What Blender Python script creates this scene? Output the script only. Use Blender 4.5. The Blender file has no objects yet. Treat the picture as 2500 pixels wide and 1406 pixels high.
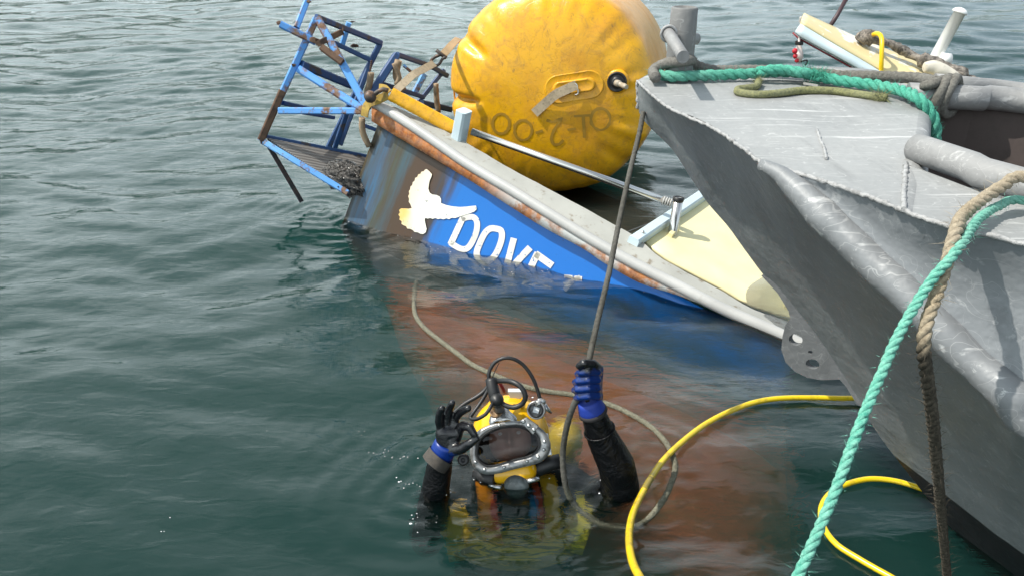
import bpy, bmesh, math, random
import numpy as np
from mathutils import Vector, Matrix, noise as mnoise

S = bpy.context.scene
COL = S.collection
R = math.radians

# ------------------------------------------------------------------ camera, world, sun
CAM_H, PITCH, FPX = 1.7, R(26.0), 2000.0        # eye height over the water, tilt down, focal length in photo pixels
cam_d = bpy.data.cameras.new('camera')
cam_d.sensor_width = 36.0
cam_d.lens = 36.0 * FPX / 2500.0
cam_d.clip_start, cam_d.clip_end = 0.05, 5000
cam = bpy.data.objects.new('camera', cam_d)
cam.location = (0, 0, CAM_H)
cam.rotation_euler = (R(90) - PITCH, 0, 0)
COL.objects.link(cam)
S.camera = cam

SUN_EL, SUN_AZ = R(56), R(-95)                 # azimuth measured from +Y towards +X: the sun is at the left, a little behind
sun_dir = Vector((math.sin(SUN_AZ) * math.cos(SUN_EL), math.cos(SUN_AZ) * math.cos(SUN_EL), math.sin(SUN_EL)))
w = bpy.data.worlds.new('World'); S.world = w
w.use_nodes = True
nt = w.node_tree; nt.nodes.clear()
out = nt.nodes.new('ShaderNodeOutputWorld'); bg = nt.nodes.new('ShaderNodeBackground')
sky = nt.nodes.new('ShaderNodeTexSky'); sky.sky_type = 'NISHITA'; sky.sun_disc = False
sky.sun_elevation = SUN_EL; sky.sun_rotation = SUN_AZ
sky.dust_density = 2.0; sky.air_density = 1.0
tc = nt.nodes.new('ShaderNodeTexCoord')
mp = nt.nodes.new('ShaderNodeMapping'); mp.inputs['Scale'].default_value = (1, 1, 2.6)
nz = nt.nodes.new('ShaderNodeTexNoise'); nz.inputs['Scale'].default_value = 2.3; nz.inputs['Detail'].default_value = 7; nz.inputs['Roughness'].default_value = .58
cr = nt.nodes.new('ShaderNodeValToRGB'); cr.color_ramp.elements[0].position = .22; cr.color_ramp.elements[1].position = .50
mx = nt.nodes.new('ShaderNodeMix'); mx.data_type = 'RGBA'
mx.inputs['B'].default_value = (8.6, 9.6, 9.9, 1)     # sunlit thin cloud, in the sky texture's own physical scale
L = nt.links.new
L(tc.outputs['Generated'], mp.inputs['Vector']); L(mp.outputs['Vector'], nz.inputs['Vector'])
L(nz.outputs['Fac'], cr.inputs['Fac'])
xr = nt.nodes.new('ShaderNodeMapRange'); xr.inputs['From Min'].default_value = -.05; xr.inputs['From Max'].default_value = .45; xr.inputs['To Min'].default_value = 1.; xr.inputs['To Max'].default_value = .42
mu = nt.nodes.new('ShaderNodeMath'); mu.operation = 'MULTIPLY'; L(cr.outputs['Color'], mu.inputs[0]); L(xr.outputs['Result'], mu.inputs[1]); L(mu.outputs[0], mx.inputs['Factor'])   # the bank thins towards the right
sz = nt.nodes.new('ShaderNodeSeparateXYZ'); L(tc.outputs['Generated'], sz.inputs[0])          # cloud is brightest low over the bay
hr = nt.nodes.new('ShaderNodeValToRGB'); hr.color_ramp.elements[0].position = .02; hr.color_ramp.elements[0].color = (8.2, 9.4, 9.9, 1); e_ = hr.color_ramp.elements.new(.26); e_.color = (12.8, 14.4, 14.8, 1)
hr.color_ramp.elements[2].position = .85; hr.color_ramp.elements[2].color = (4.8, 5.5, 5.9, 1)
L(sz.outputs['X'], xr.inputs['Value']); L(sz.outputs['Z'], hr.inputs['Fac']); L(hr.outputs['Color'], mx.inputs['B'])
L(sky.outputs['Color'], mx.inputs['A']); L(mx.outputs['Result'], bg.inputs['Color'])
bg.inputs['Strength'].default_value = 0.13
L(bg.outputs['Background'], out.inputs['Surface'])

sl = bpy.data.lights.new('sun', 'SUN'); sl.energy = 4.9; sl.angle = R(0.6); sl.color = (1.0, .95, .86)
so = bpy.data.objects.new('sun', sl); COL.objects.link(so)
so.rotation_euler = sun_dir.to_track_quat('Z', 'Y').to_euler()
so.location = (-6, -3, 10)

S.view_settings.view_transform = 'Standard'; S.view_settings.look = 'None'
S.view_settings.exposure = 0.22; S.view_settings.gamma = 1.0
S.render.engine = 'CYCLES'
cy = S.cycles
cy.use_denoising = True
cy.max_bounces = 8; cy.transparent_max_bounces = 12; cy.volume_bounces = 0
cy.sample_clamp_indirect = 4.0
cy.caustics_reflective = False
cy.caustics_refractive = True

# ------------------------------------------------------------------ helpers
rng = random.Random(7)
nrng = np.random.default_rng(11)
CP, SP = math.cos(PITCH), math.sin(PITCH)

def ray(px, py):
    """direction of the photo's sight line through a pixel of the 2500 x 1406 picture (used to survey the place)"""
    u, v = (px - 1250) / FPX, (703 - py) / FPX
    return Vector((u, CP + v * SP, -SP + v * CP))
EYE = Vector((0, 0, CAM_H))
def PZ(px, py, z):
    d = ray(px, py); return EYE + d * ((z - CAM_H) / d.z)
def PY(px, py, y):
    d = ray(px, py); return EYE + d * (y / d.y)
def PP(px, py, p0, n):
    d = ray(px, py); return EYE + d * ((p0 - EYE).dot(n) / d.dot(n))
def PD(px, py, dep):
    return EYE + ray(px, py) * dep

class MB:
    """collects shapes and links them as ONE mesh object"""
    def __init__(s): s.v = []; s.f = []; s.smooth = []
    def add(s, vs, fs, smooth=True):
        o = len(s.v); s.v += [tuple(v) for v in vs]
        for f in fs: s.f.append([i + o for i in f]); s.smooth.append(smooth)
        return s
    def box(s, a, b, c, d, h):      # quad a b c d pushed along h
        h = Vector(h); p = [Vector(q) for q in (a, b, c, d)]; p += [q + h for q in p]
        return s.add(p, [(3, 2, 1, 0), (4, 5, 6, 7), (0, 1, 5, 4), (1, 2, 6, 5), (2, 3, 7, 6), (3, 0, 4, 7)], False)
    def beam(s, a, b, wd, ht, up=(0, 0, 1)):
        a, b = Vector(a), Vector(b); t = (b - a).normalized(); up = Vector(up)
        x = t.cross(up)
        if x.length < .05: x = t.cross(Vector((0, 1, 0)))
        x.normalize(); y = x.cross(t).normalized()
        x *= wd / 2; y *= ht / 2; e = min(wd, ht) * .16
        ring = []
        for sx, sy, ex, ey in ((-1, -1, 1, 0), (1, -1, -1, 0), (1, -1, 0, 1), (1, 1, 0, -1), (1, 1, -1, 0), (-1, 1, 1, 0), (-1, 1, 0, -1), (-1, -1, 0, 1)):
            ring.append(x * sx + y * sy + x.normalized() * e * ex + y.normalized() * e * ey)
        vs = [a + r for r in ring] + [b + r for r in ring]; n = 8
        return s.add(vs, [(i, (i + 1) % n, n + (i + 1) % n, n + i) for i in range(n)] + [tuple(range(n))[::-1], tuple(range(n, 2 * n))], False)
    def tube(s, pts, r, n=12, caps=True, wob=0):
        pts = [Vector(p) for p in pts]; m = len(pts)
        rr = r if hasattr(r, '__len__') else [r] * m
        T = [(pts[min(i + 1, m - 1)] - pts[max(i - 1, 0)]).normalized() for i in range(m)]
        u = T[0].orthogonal().normalized(); vs = []
        for i in range(m):
            u = (u - T[i] * u.dot(T[i])).normalized(); v = T[i].cross(u)
            for k in range(n):
                a = 2 * math.pi * k / n; q = rr[i] * (1 + (rng.uniform(-wob, wob) if wob else 0))
                vs.append(pts[i] + (u * math.cos(a) + v * math.sin(a)) * q)
        fs = [(i * n + k, i * n + (k + 1) % n, (i + 1) * n + (k + 1) % n, (i + 1) * n + k) for i in range(m - 1) for k in range(n)]
        s.add(vs, fs, True)
        if caps: s.add([], []); o = len(s.v) - len(vs); s.f.append([o + k for k in range(n)][::-1]); s.smooth.append(False); s.f.append([o + (m - 1) * n + k for k in range(n)]); s.smooth.append(False)
        return s
    def lathe(s, prof, M, n=24):    # profile of (radius, height) about local z, placed by the matrix M
        vs = [M @ Vector((r * math.cos(2 * math.pi * k / n), r * math.sin(2 * math.pi * k / n), h)) for r, h in prof for k in range(n)]
        fs = [(i * n + k, i * n + (k + 1) % n, (i + 1) * n + (k + 1) % n, (i + 1) * n + k) for i in range(len(prof) - 1) for k in range(n)]
        return s.add(vs, fs, True)
    def grid(s, P, smooth=True):    # P[i][j] of points
        m, n = len(P), len(P[0])
        return s.add([q for row in P for q in row], [(i * n + j, i * n + j + 1, (i + 1) * n + j + 1, (i + 1) * n + j) for i in range(m - 1) for j in range(n - 1)], smooth)
    def ngon(s, pts, smooth=False): return s.add(pts, [tuple(range(len(pts)))], smooth)
    def build(s, name, mat=None, parent=None, autosmooth=None, normals=True, thick=None, sub=0, bev=0):
        me = bpy.data.meshes.new(name); me.from_pydata(s.v, [], s.f); me.validate()
        if len(me.polygons) == len(s.smooth): me.polygons.foreach_set('use_smooth', s.smooth)
        if normals:
            bm = bmesh.new(); bm.from_mesh(me); bmesh.ops.recalc_face_normals(bm, faces=bm.faces); bm.to_mesh(me); bm.free()
        o = bpy.data.objects.new(name, me); COL.objects.link(o)
        if mat: me.materials.append(mat)
        if parent: o.parent = parent
        if thick: m = o.modifiers.new('solid', 'SOLIDIFY'); m.thickness = thick; m.offset = -1
        if bev: m = o.modifiers.new('bevel', 'BEVEL'); m.width = bev; m.segments = 3; m.limit_method = 'ANGLE'
        if sub: m = o.modifiers.new('sub', 'SUBSURF'); m.levels = sub; m.render_levels = sub
        return o

def tag(o, label=None, cat=None, group=None, kind=None):
    if label: o['label'] = label
    if cat: o['category'] = cat
    if group: o['group'] = group
    if kind: o['kind'] = kind
    return o
def empty(name, loc=(0, 0, 0)):
    o = bpy.data.objects.new(name, None); o.location = loc; o.empty_display_size = .1; COL.objects.link(o); return o
def settle(root):
    """move a thing's Empty to its base while its parts, built in world coordinates, stay where they are"""
    m = Matrix.Translation(-root.location)
    for c in root.children: c.matrix_parent_inverse = m

def spline(pts, step=.02, closed=False):
    """Catmull-Rom through points, resampled at even spacing"""
    P = [Vector(p) for p in pts]; Q = [P[0] * 2 - P[1]] + P + [P[-1] * 2 - P[-2]]; out = []
    for i in range(1, len(Q) - 2):
        a, b, c, d = Q[i - 1:i + 3]; n = max(2, int((c - b).length / step))
        for k in range(n):
            t = k / n
            out.append(.5 * ((2 * b) + (c - a) * t + (2 * a - 5 * b + 4 * c - d) * t * t + (3 * b - 3 * c + d - a) * t ** 3))
    out.append(P[-1]); return out

# ------------------------------------------------------------------ materials
def mat(name, col, rough=.5, metal=0., spec=.5):
    m = bpy.data.materials.new(name); m.use_nodes = True
    b = m.node_tree.nodes['Principled BSDF']
    b.inputs['Base Color'].default_value = (*col, 1); b.inputs['Roughness'].default_value = rough
    b.inputs['Metallic'].default_value = metal; b.inputs['Specular IOR Level'].default_value = spec
    return m
def N(m, typ, **kw):
    n = m.node_tree.nodes.new(typ)
    for k, v in kw.items():
        if hasattr(n, k): setattr(n, k, v)
        else: n.inputs[k].default_value = v
    return n
def LK(m, a, b): m.node_tree.links.new(a, b)
def bsdf(m): return m.node_tree.nodes['Principled BSDF']
def coords(m, scale=(1, 1, 1), rot=(0, 0, 0), src='Object'):
    t = N(m, 'ShaderNodeTexCoord'); p = N(m, 'ShaderNodeMapping'); p.inputs['Scale'].default_value = scale; p.inputs['Rotation'].default_value = rot
    LK(m, t.outputs[src], p.inputs['Vector']); return p.outputs['Vector']
def noise_f(m, scale, detail=5, rough=.55, vec=None, lo=.4, hi=.6, dist=0.):
    n = N(m, 'ShaderNodeTexNoise'); n.inputs['Scale'].default_value = scale; n.inputs['Detail'].default_value = detail
    n.inputs['Roughness'].default_value = rough; n.inputs['Distortion'].default_value = dist
    if vec is None: vec = coords(m)
    LK(m, vec, n.inputs['Vector'])
    r = N(m, 'ShaderNodeMapRange'); r.inputs['From Min'].default_value = lo; r.inputs['From Max'].default_value = hi; r.clamp = True
    LK(m, n.outputs['Fac'], r.inputs['Value']); return r.outputs['Result'], n.outputs['Fac']
def mixc(m, fac, a, b):
    x = N(m, 'ShaderNodeMix'); x.data_type = 'RGBA'
    for inp, v in (('A', a), ('B', b)):
        if isinstance(v, tuple): x.inputs[inp].default_value = (*v, 1)
        else: LK(m, v, x.inputs[inp])
    if isinstance(fac, float): x.inputs['Factor'].default_value = fac
    else: LK(m, fac, x.inputs['Factor'])
    return x.outputs['Result']
def math_n(m, op, a, b=0.):
    x = N(m, 'ShaderNodeMath'); x.operation = op
    for i, v in enumerate((a, b)):
        if isinstance(v, (int, float)): x.inputs[i].default_value = v
        else: LK(m, v, x.inputs[i])
    return x.outputs[0]
def bump(m, h, strength=.3, dist=.01, prev=None):
    b = N(m, 'ShaderNodeBump'); b.inputs['Strength'].default_value = strength; b.inputs['Distance'].default_value = dist
    LK(m, h, b.inputs['Height'])
    if prev is not None: LK(m, prev, b.inputs['Normal'])
    LK(m, b.outputs['Normal'], bsdf(m).inputs['Normal']); return b.outputs['Normal']
def creases(m, scale, width, dist=2., detail=3, vec=None, seed=0.):
    """thin wandering lines: where a distorted noise passes through its middle value"""
    n = N(m, 'ShaderNodeTexNoise'); n.inputs['Scale'].default_value = scale; n.inputs['Detail'].default_value = detail; n.inputs['Distortion'].default_value = dist
    if vec is None: vec = coords(m, (1, 1, 1), (seed, seed * 2, seed * 3))
    LK(m, vec, n.inputs['Vector']); d = math_n(m, 'ABSOLUTE', math_n(m, 'SUBTRACT', n.outputs['Fac'], .5))
    r = N(m, 'ShaderNodeMapRange'); r.inputs['From Min'].default_value = width; r.inputs['From Max'].default_value = width * .25; LK(m, d, r.inputs['Value']); return r.outputs['Result']
def setc(m, c): LK(m, c, bsdf(m).inputs['Base Color'])
def setr(m, r, lo, hi):
    x = N(m, 'ShaderNodeMapRange'); x.inputs['To Min'].default_value = lo; x.inputs['To Max'].default_value = hi
    LK(m, r, x.inputs['Value']); LK(m, x.outputs['Result'], bsdf(m).inputs['Roughness'])
# ------------------------------------------------------------------ water, hills (the setting)
def axis(lo, hi, step, mid_lo, mid_hi, out_lo, out_hi, g1=1.014, g2=1.2):
    def run(x, s, sgn, mid, end):
        r = []
        while (x - end) * sgn < 0: s *= g1 if (x - mid) * sgn < 0 else g2; x += s * sgn; r.append(x)
        return r
    c = list(np.arange(lo, hi, step)); return np.array(run(c[0], step, -1, mid_lo, out_lo)[::-1] + c + run(c[-1], step, 1, mid_hi, out_hi))
def wave_field(X, Y):
    rs = np.random.default_rng(5); Z = np.zeros_like(X)
    # slow drift of the coordinates keeps the crests from being ruler-straight
    wx = X + .22 * np.sin(.9 * Y + 1.3) + .10 * np.sin(2.3 * Y - .7 * X); wy = Y + .16 * np.sin(1.1 * X + .4) + .09 * np.sin(2.9 * X + 1.7 * Y)
    gust = .72 + .28 * np.sin(.55 * X - .8 * Y + .6) * np.sin(.35 * X + .45 * Y + 2.)
    gust = gust + .22 * np.clip((Y - 4.) / 4, 0, 1)
    for lam, n, slope, spread in WAVES:
        for i in range(n):
            l = lam * rs.uniform(.75, 1.3); k = 2 * math.pi / l; th = R(90) + R(14) + rs.normal(0, spread)
            a = slope / k / math.sqrt(n) * rs.uniform(.6, 1.4); ph = rs.uniform(0, 6.28)
            q = k * (wx * math.cos(th) + wy * math.sin(th)) + ph
            Z += a * (np.sin(q) + .22 * np.cos(2 * q)) * gust
    for cx, cy_, am in RINGS:      # small rings spreading from what moves in the water
        r = np.hypot(X - cx, Y - cy_); Z += am * np.sin(2 * math.pi * r / .085 + 2 * np.sin(3 * np.arctan2(Y - cy_, X - cx))) * np.exp(-r / .22)
    return Z
WAVES = [(1.9, 5, .036, .30), (.85, 8, .080, .38), (.42, 10, .102, .5), (.22, 14, .062, .6), (.11, 14, .037, .8)]
RINGS = [(0., 2.12, .006), (.34, 2.02, .006), (-.24, 2.03, .007), (.5, 2.2, .004), (-1.15, 4.45, .006), (-.88, 4.3, .005), (.3, 3.7, .004)]
xs = axis(-3.2, 3.0, .02, -11, 11, -400, 400); ys = axis(.9, 8., .019, 0, 19, -60, 900)
X, Y = np.meshgrid(xs, ys)
near = np.clip(1.4 - np.maximum(np.abs(X) / 30, np.abs(Y - 5) / 30), 0, 1)
Z = wave_field(X, Y) * near
ny, nx = X.shape
V = np.stack([X, Y, Z], -1).reshape(-1, 3)
idx = np.arange(nx * ny).reshape(ny, nx)
F = np.stack([idx[:-1, :-1], idx[:-1, 1:], idx[1:, 1:], idx[1:, :-1]], -1).reshape(-1, 4)
# sides and bottom close the body of water
rim = np.concatenate([idx[0, :], idx[1:, -1], idx[-1, -2::-1], idx[-2:0:-1, 0]])
low = V[rim].copy(); low[:, 2] = -7.; base = len(V)
V = np.concatenate([V, low]); nr = len(rim); j = np.arange(nr); j2 = (j + 1) % nr
side = np.stack([rim[j2], rim[j], base + j, base + j2], -1)
me = bpy.data.meshes.new('water')
nv = len(V); nq = len(F) + len(side)
loops = np.concatenate([F.reshape(-1), side.reshape(-1), (base + j[::-1])]).astype(np.int32)
me.vertices.add(nv); me.vertices.foreach_set('co', V.astype(np.float32).reshape(-1))
me.loops.add(len(loops)); me.loops.foreach_set('vertex_index', loops)
me.polygons.add(nq + 1)
st = np.concatenate([np.arange(nq) * 4, [nq * 4]]).astype(np.int32)
me.polygons.foreach_set('loop_start', st)
me.polygons.foreach_set('use_smooth', np.ones(nq + 1, dtype=bool))
me.update(calc_edges=True); me.validate()
water = bpy.data.objects.new('water', me); COL.objects.link(water); tag(water, kind='structure')

m = bpy.data.materials.new('sea_water'); m.use_nodes = True; t = m.node_tree; t.nodes.clear()
o_ = t.nodes.new('ShaderNodeOutputMaterial')
vec = coords(m, (.8, 1.9, 1), (0, 0, R(12)))
nA = N(m, 'ShaderNodeTexNoise'); nA.inputs['Scale'].default_value = 11; nA.inputs['Detail'].default_value = 4; nA.inputs['Roughness'].default_value = .5; nA.inputs['Distortion'].default_value = .6
LK(m, vec, nA.inputs['Vector'])
bp = N(m, 'ShaderNodeBump'); bp.inputs['Strength'].default_value = .32; bp.inputs['Distance'].default_value = .012
LK(m, nA.outputs['Fac'], bp.inputs['Height'])
gl = t.nodes.new('ShaderNodeBsdfGlossy'); gl.inputs['Roughness'].default_value = .015; gl.inputs['Color'].default_value = (1, 1, 1, 1)
tr = t.nodes.new('ShaderNodeBsdfTransparent'); tr.inputs['Color'].default_value = (1, 1, 1, 1)
rf = t.nodes.new('ShaderNodeBsdfRefraction'); rf.inputs['IOR'].default_value = 1.13; rf.inputs['Roughness'].default_value = 0.0
mt = t.nodes.new('ShaderNodeMixShader'); mt.inputs['Fac'].default_value = .68
LK(m, tr.outputs[0], mt.inputs[1]); LK(m, rf.outputs[0], mt.inputs[2])
fr = t.nodes.new('ShaderNodeFresnel'); fr.inputs['IOR'].default_value = 1.34
ms = t.nodes.new('ShaderNodeMixShader')
for n_ in (gl, fr): LK(m, bp.outputs['Normal'], n_.inputs['Normal'])
nB = N(m, 'ShaderNodeTexNoise'); nB.inputs['Scale'].default_value = 15; nB.inputs['Detail'].default_value = 3; nB.inputs['Distortion'].default_value = 1.0
LK(m, coords(m, (.55, 1.9, 1), (0, 0, R(14))), nB.inputs['Vector'])
bq_ = N(m, 'ShaderNodeBump'); bq_.inputs['Strength'].default_value = .9; bq_.inputs['Distance'].default_value = .03; LK(m, nB.outputs['Fac'], bq_.inputs['Height']); LK(m, bq_.outputs['Normal'], rf.inputs['Normal'])
LK(m, fr.outputs[0], ms.inputs['Fac']); LK(m, mt.outputs[0], ms.inputs[1]); LK(m, gl.outputs[0], ms.inputs[2])
LK(m, ms.outputs[0], o_.inputs['Surface'])
vs_ = t.nodes.new('ShaderNodeVolumeScatter'); vs_.inputs['Color'].default_value = (.25, .78, .68, 1); vs_.inputs['Density'].default_value = .50; vs_.inputs['Anisotropy'].default_value = .0
va = t.nodes.new('ShaderNodeVolumeAbsorption'); va.inputs['Color'].default_value = (.20, .74, .70, 1); va.inputs['Density'].default_value = 1.05
ad = t.nodes.new('ShaderNodeAddShader'); LK(m, vs_.outputs[0], ad.inputs[0]); LK(m, va.outputs[0], ad.inputs[1])
LK(m, ad.outputs[0], o_.inputs['Volume'])
me.materials.append(m)

# wooded hills across the bay, above the top of the picture: they show only in the waves
mh = mat('hill_woods', (.035, .05, .03), .9)
f1, _ = noise_f(mh, .12, 6); setc(mh, mixc(mh, f1, (.02, .032, .02), (.055, .075, .04)))
hb = MB(); rows = []
for i in range(121):
    a = R(-75 + 150 * i / 120); x0, y0 = math.sin(a), math.cos(a); row = []
    hh = 21 + 8 * mnoise.noise((i * .06, 0, 3)) + 5 * mnoise.noise((i * .21, 2, 0)) + min(1, max(0, (2 - math.degrees(a)) / 22)) * 30
    for j_, (rr, hz) in enumerate(((300, -1), (306, .25), (316, .6), (335, .9), (360, 1.), (420, 1.1))):
        row.append((x0 * rr, y0 * rr, -1 if hz < 0 else hh * hz + 2.5 * mnoise.noise((i * .5, j_ * 1.7, 8))))
    rows.append(row)
hb.grid(rows); tag(hb.build('hills', mh), kind='structure')
def WZ(x, y):
    return float(wave_field(np.array([[x]]), np.array([[y]]))[0, 0])
def PW(px, py, off=0.):
    """survey a point that floats on the waves"""
    p = PZ(px, py, 0.)
    for _ in range(4): p = PZ(px, py, WZ(p.x, p.y) + off)
    return p

# ------------------------------------------------------------------ materials of the sunken boat
def uv_write(o, fn):
    me = o.data; uv = me.uv_layers.new(name='UVMap')
    for lp in me.loops: uv.data[lp.index].uv = fn(me.vertices[lp.vertex_index].co)
def ramp(m, fac, stops, interp='LINEAR'):
    r = N(m, 'ShaderNodeValToRGB'); cr = r.color_ramp; cr.interpolation = interp
    while len(cr.elements) < len(stops): cr.elements.new(.5)
    for e, (p, c) in zip(cr.elements, stops): e.position = p; e.color = (*c, 1)
    LK(m, fac, r.inputs['Fac']); return r.outputs['Color']

def hull_paint():
    m = mat('weathered_blue_paint', (.01, .1, .45), .38)
    uv = coords(m, src='UV'); sx = N(m, 'ShaderNodeSeparateXYZ'); LK(m, uv, sx.inputs[0])
    st = coords(m, (7, .9, 1), src='UV')
    w1, w1r = noise_f(m, 1.6, 5, .6, st, .3, .7)
    fine = coords(m, (40, 3, 1), src='UV'); w2, _ = noise_f(m, 1., 4, .6, fine, .35, .65)
    s = math_n(m, 'ADD', sx.outputs['X'], math_n(m, 'MULTIPLY', math_n(m, 'SUBTRACT', w1r, .5), .26))
    blue = (.004, .145, .50)
    c = ramp(m, s, [(0., (.05, .045, .022)), (.045, (.035, .095, .16)), (.11, (.035, .115, .22)), (.18, (.055, .06, .034)), (.25, (.04, .09, .12)),
                    (.31, (.06, .033, .016)), (.46, (.065, .032, .016)), (.52, (.04, .04, .05)), (.575, blue), (1., (.004, .14, .52))])
    oneS = N(m, 'ShaderNodeMapRange'); oneS.inputs['From Min'].default_value = .53; oneS.inputs['From Max'].default_value = .64; LK(m, s, oneS.inputs['Value'])
    grime = mixc(m, math_n(m, 'MULTIPLY', math_n(m, 'SUBTRACT', 1., oneS.outputs[0]), math_n(m, 'MULTIPLY', w2, .6)), c, (.06, .036, .018))
    pit, _ = noise_f(m, 60, 4, .6, uv, .68, .74)
    slz = N(m, 'ShaderNodeNewGeometry'); sl2 = N(m, 'ShaderNodeSeparateXYZ'); LK(m, slz.outputs['Position'], sl2.inputs[0])
    slr = N(m, 'ShaderNodeMapRange'); slr.inputs['From Min'].default_value = .0; slr.inputs['From Max'].default_value = -.07; LK(m, sl2.outputs['Z'], slr.inputs['Value'])
    gw, _ = noise_f(m, 5, 6, .7, coords(m, (1, 2.4, 1), src='UV'), .36, .58); slime = math_n(m, 'MULTIPLY', slr.outputs[0], gw)      # weed growing below the float line
    setc(m, mixc(m, math_n(m, 'MULTIPLY', slime, .8), mixc(m, pit, grime, (.03, .05, .09)), (.045, .06, .045)))
    _, bl = noise_f(m, 6, 4, .5, uv); bump(m, bl, .12, .01); setr(m, w1, .32, .5)
    return m
def rust_white():
    m = mat('rusty_white_strake', (.6, .6, .6), .6)
    uv = coords(m, src='UV'); sx = N(m, 'ShaderNodeSeparateXYZ'); LK(m, uv, sx.inputs[0])
    a, ar = noise_f(m, 5, 6, .65, uv, .46, .56); b, br = noise_f(m, 26, 6, .7, coords(m, (1, .5, 1), src='UV'), .38, .66)
    near = N(m, 'ShaderNodeMapRange'); near.inputs['From Min'].default_value = .75; near.inputs['From Max'].default_value = 1.0; LK(m, sx.outputs['X'], near.inputs['Value'])
    left = math_n(m, 'SUBTRACT', 1., near.outputs[0])
    f = math_n(m, 'MAXIMUM', left, math_n(m, 'MULTIPLY', a, .95))
    rust = mixc(m, b, (.52, .17, .022), (.15, .034, .010)); c3, _ = noise_f(m, 60, 5, .7, uv, .5, .62)
    rust = mixc(m, math_n(m, 'MULTIPLY', c3, .6), rust, (.42, .20, .07))
    edge, _ = noise_f(m, 14, 6, .7, coords(m, (.6, 2.2, 1), src='UV'), .4, .62)
    setc(m, mixc(m, math_n(m, 'MULTIPLY', f, math_n(m, 'ADD', .86, math_n(m, 'MULTIPLY', edge, .14))), (.56, .57, .56), rust))
    bump(m, br, .5, .006); setr(m, f, .45, .85); return m
def worn(name, base, chip, scale=9, lo=.6, hi=.66, rough=.55, bmp=.2):
    m = mat(name, base, rough); f, fr_ = noise_f(m, scale, 7, .68, None, lo, hi); g, gr = noise_f(m, scale * .35, 4, .5, None, .3, .75)
    b2 = tuple(x * .78 for x in base)
    setc(m, mixc(m, f, mixc(m, g, base, b2), chip)); bump(m, fr_, bmp, .006); return m
M_side = hull_paint(); M_strake = rust_white()
M_tube = worn('oxidised_alloy_tube', (.44, .44, .43), (.36, .35, .33), 14, .6, .7, .42)
M_cap = worn('chalky_grey_deck_paint', (.38, .38, .35), (.20, .17, .13), 17, .57, .66, .75, .35)
M_cream = worn('cream_paint', (.80, .72, .42), (.60, .55, .36), 16, .66, .7, .5, .12)
M_beam = worn('pale_blue_paint', (.58, .70, .76), (.42, .43, .42), 14, .64, .68, .4)
M_steel = mat('stainless_steel', (.62, .60, .57), .22, 1.)
M_black = mat('black_rubber', (.012, .012, .013), .45)
M_white = worn('white_sign_paint', (.78, .76, .70), (.06, .14, .36), 34, .60, .635, .5, .05)
M_red = worn('red_antifouling', (.62, .10, .02), (.24, .07, .03), 5, .52, .64, .8)
wd_, _ = noise_f(M_red, 1., 6, .7, coords(M_red, (2.2, 9, 3), (0, 0, R(-35))), .52, .62); _c = bsdf(M_red).inputs['Base Color'].links[0].from_socket; setc(M_red, mixc(M_red, math_n(M_red, 'MULTIPLY', wd_, .4), _c, (.20, .15, .04)))
M_dark = mat('dark_bilge_hold_shade', (.035, .026, .02), .7)
M_boot = worn('black_boot_paint', (.03, .03, .035), (.10, .06, .05), 8, .5, .65, .7)
def blue_frame():
    m = mat('chipped_blue_frame_paint', (.07, .27, .68), .5)
    a, ar = noise_f(m, 8, 7, .72, None, .51, .58); b, br = noise_f(m, 30, 5, .7, None, .4, .65); g, _ = noise_f(m, 2.2, 3, .5, None, .3, .7)
    rust = mixc(m, b, (.12, .055, .03), (.23, .14, .08))
    p = N(m, 'ShaderNodeNewGeometry'); sz = N(m, 'ShaderNodeSeparateXYZ'); LK(m, p.outputs['Position'], sz.inputs[0])
    c = mixc(m, g, (.075, .27, .66), (.15, .40, .76))
    setc(m, mixc(m, a, c, rust)); bump(m, br, .25, .004); return m
M_frame = blue_frame()
M_navy = worn('shaded_navy_frame_blue', (.022, .07, .19), (.05, .045, .045), 8, .58, .64, .5)  # shade of bars turned from the sun is put into this darker blue
M_rustb = worn('rusted_steel', (.13, .075, .045), (.05, .03, .022), 20, .45, .6, .85, .5)
M_tan = worn('perished_tan_hose', (.34, .25, .16), (.15, .10, .06), 18, .5, .65, .8)

# ------------------------------------------------------------------ the sunken fishing boat
A0, B0 = PZ(838, 541, 0), PZ(1690, 746, 0)
UH = (B0 - A0).normalized(); NH = Vector((UH.y, -UH.x, 0))            # along the hull; outwards, to the diver's side
if NH.y > 0: NH = -NH
NS = (NH * math.cos(R(14)) + Vector((0, 0, 1)) * math.sin(R(14))).normalized()   # the side leans back a little
IN = -NH
def SIDE(px, py, off=0.): return PP(px, py, A0 + NS * off, NS)
T1, T2 = SIDE(923, 257, .05), SIDE(1700, 717, .05)
UG = (T2 - T1).normalized(); ND = UG.cross(IN).normalized()
if ND.z < 0: ND = -ND
def DECK(px, py, up=0.): return PP(px, py, T1 + ND * up, ND)
VG = NS.cross(UG).normalized()
if VG.z > 0: VG = -VG
def side_uv(co): d = Vector(co) - T1; return (d.dot(UG), d.dot(VG))

boat = empty('sunken_fishing_boat', A0)
tag(boat, 'half sunken blue fishing boat with a white dove and DOVE on its listing side', 'fishing boat')

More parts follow.
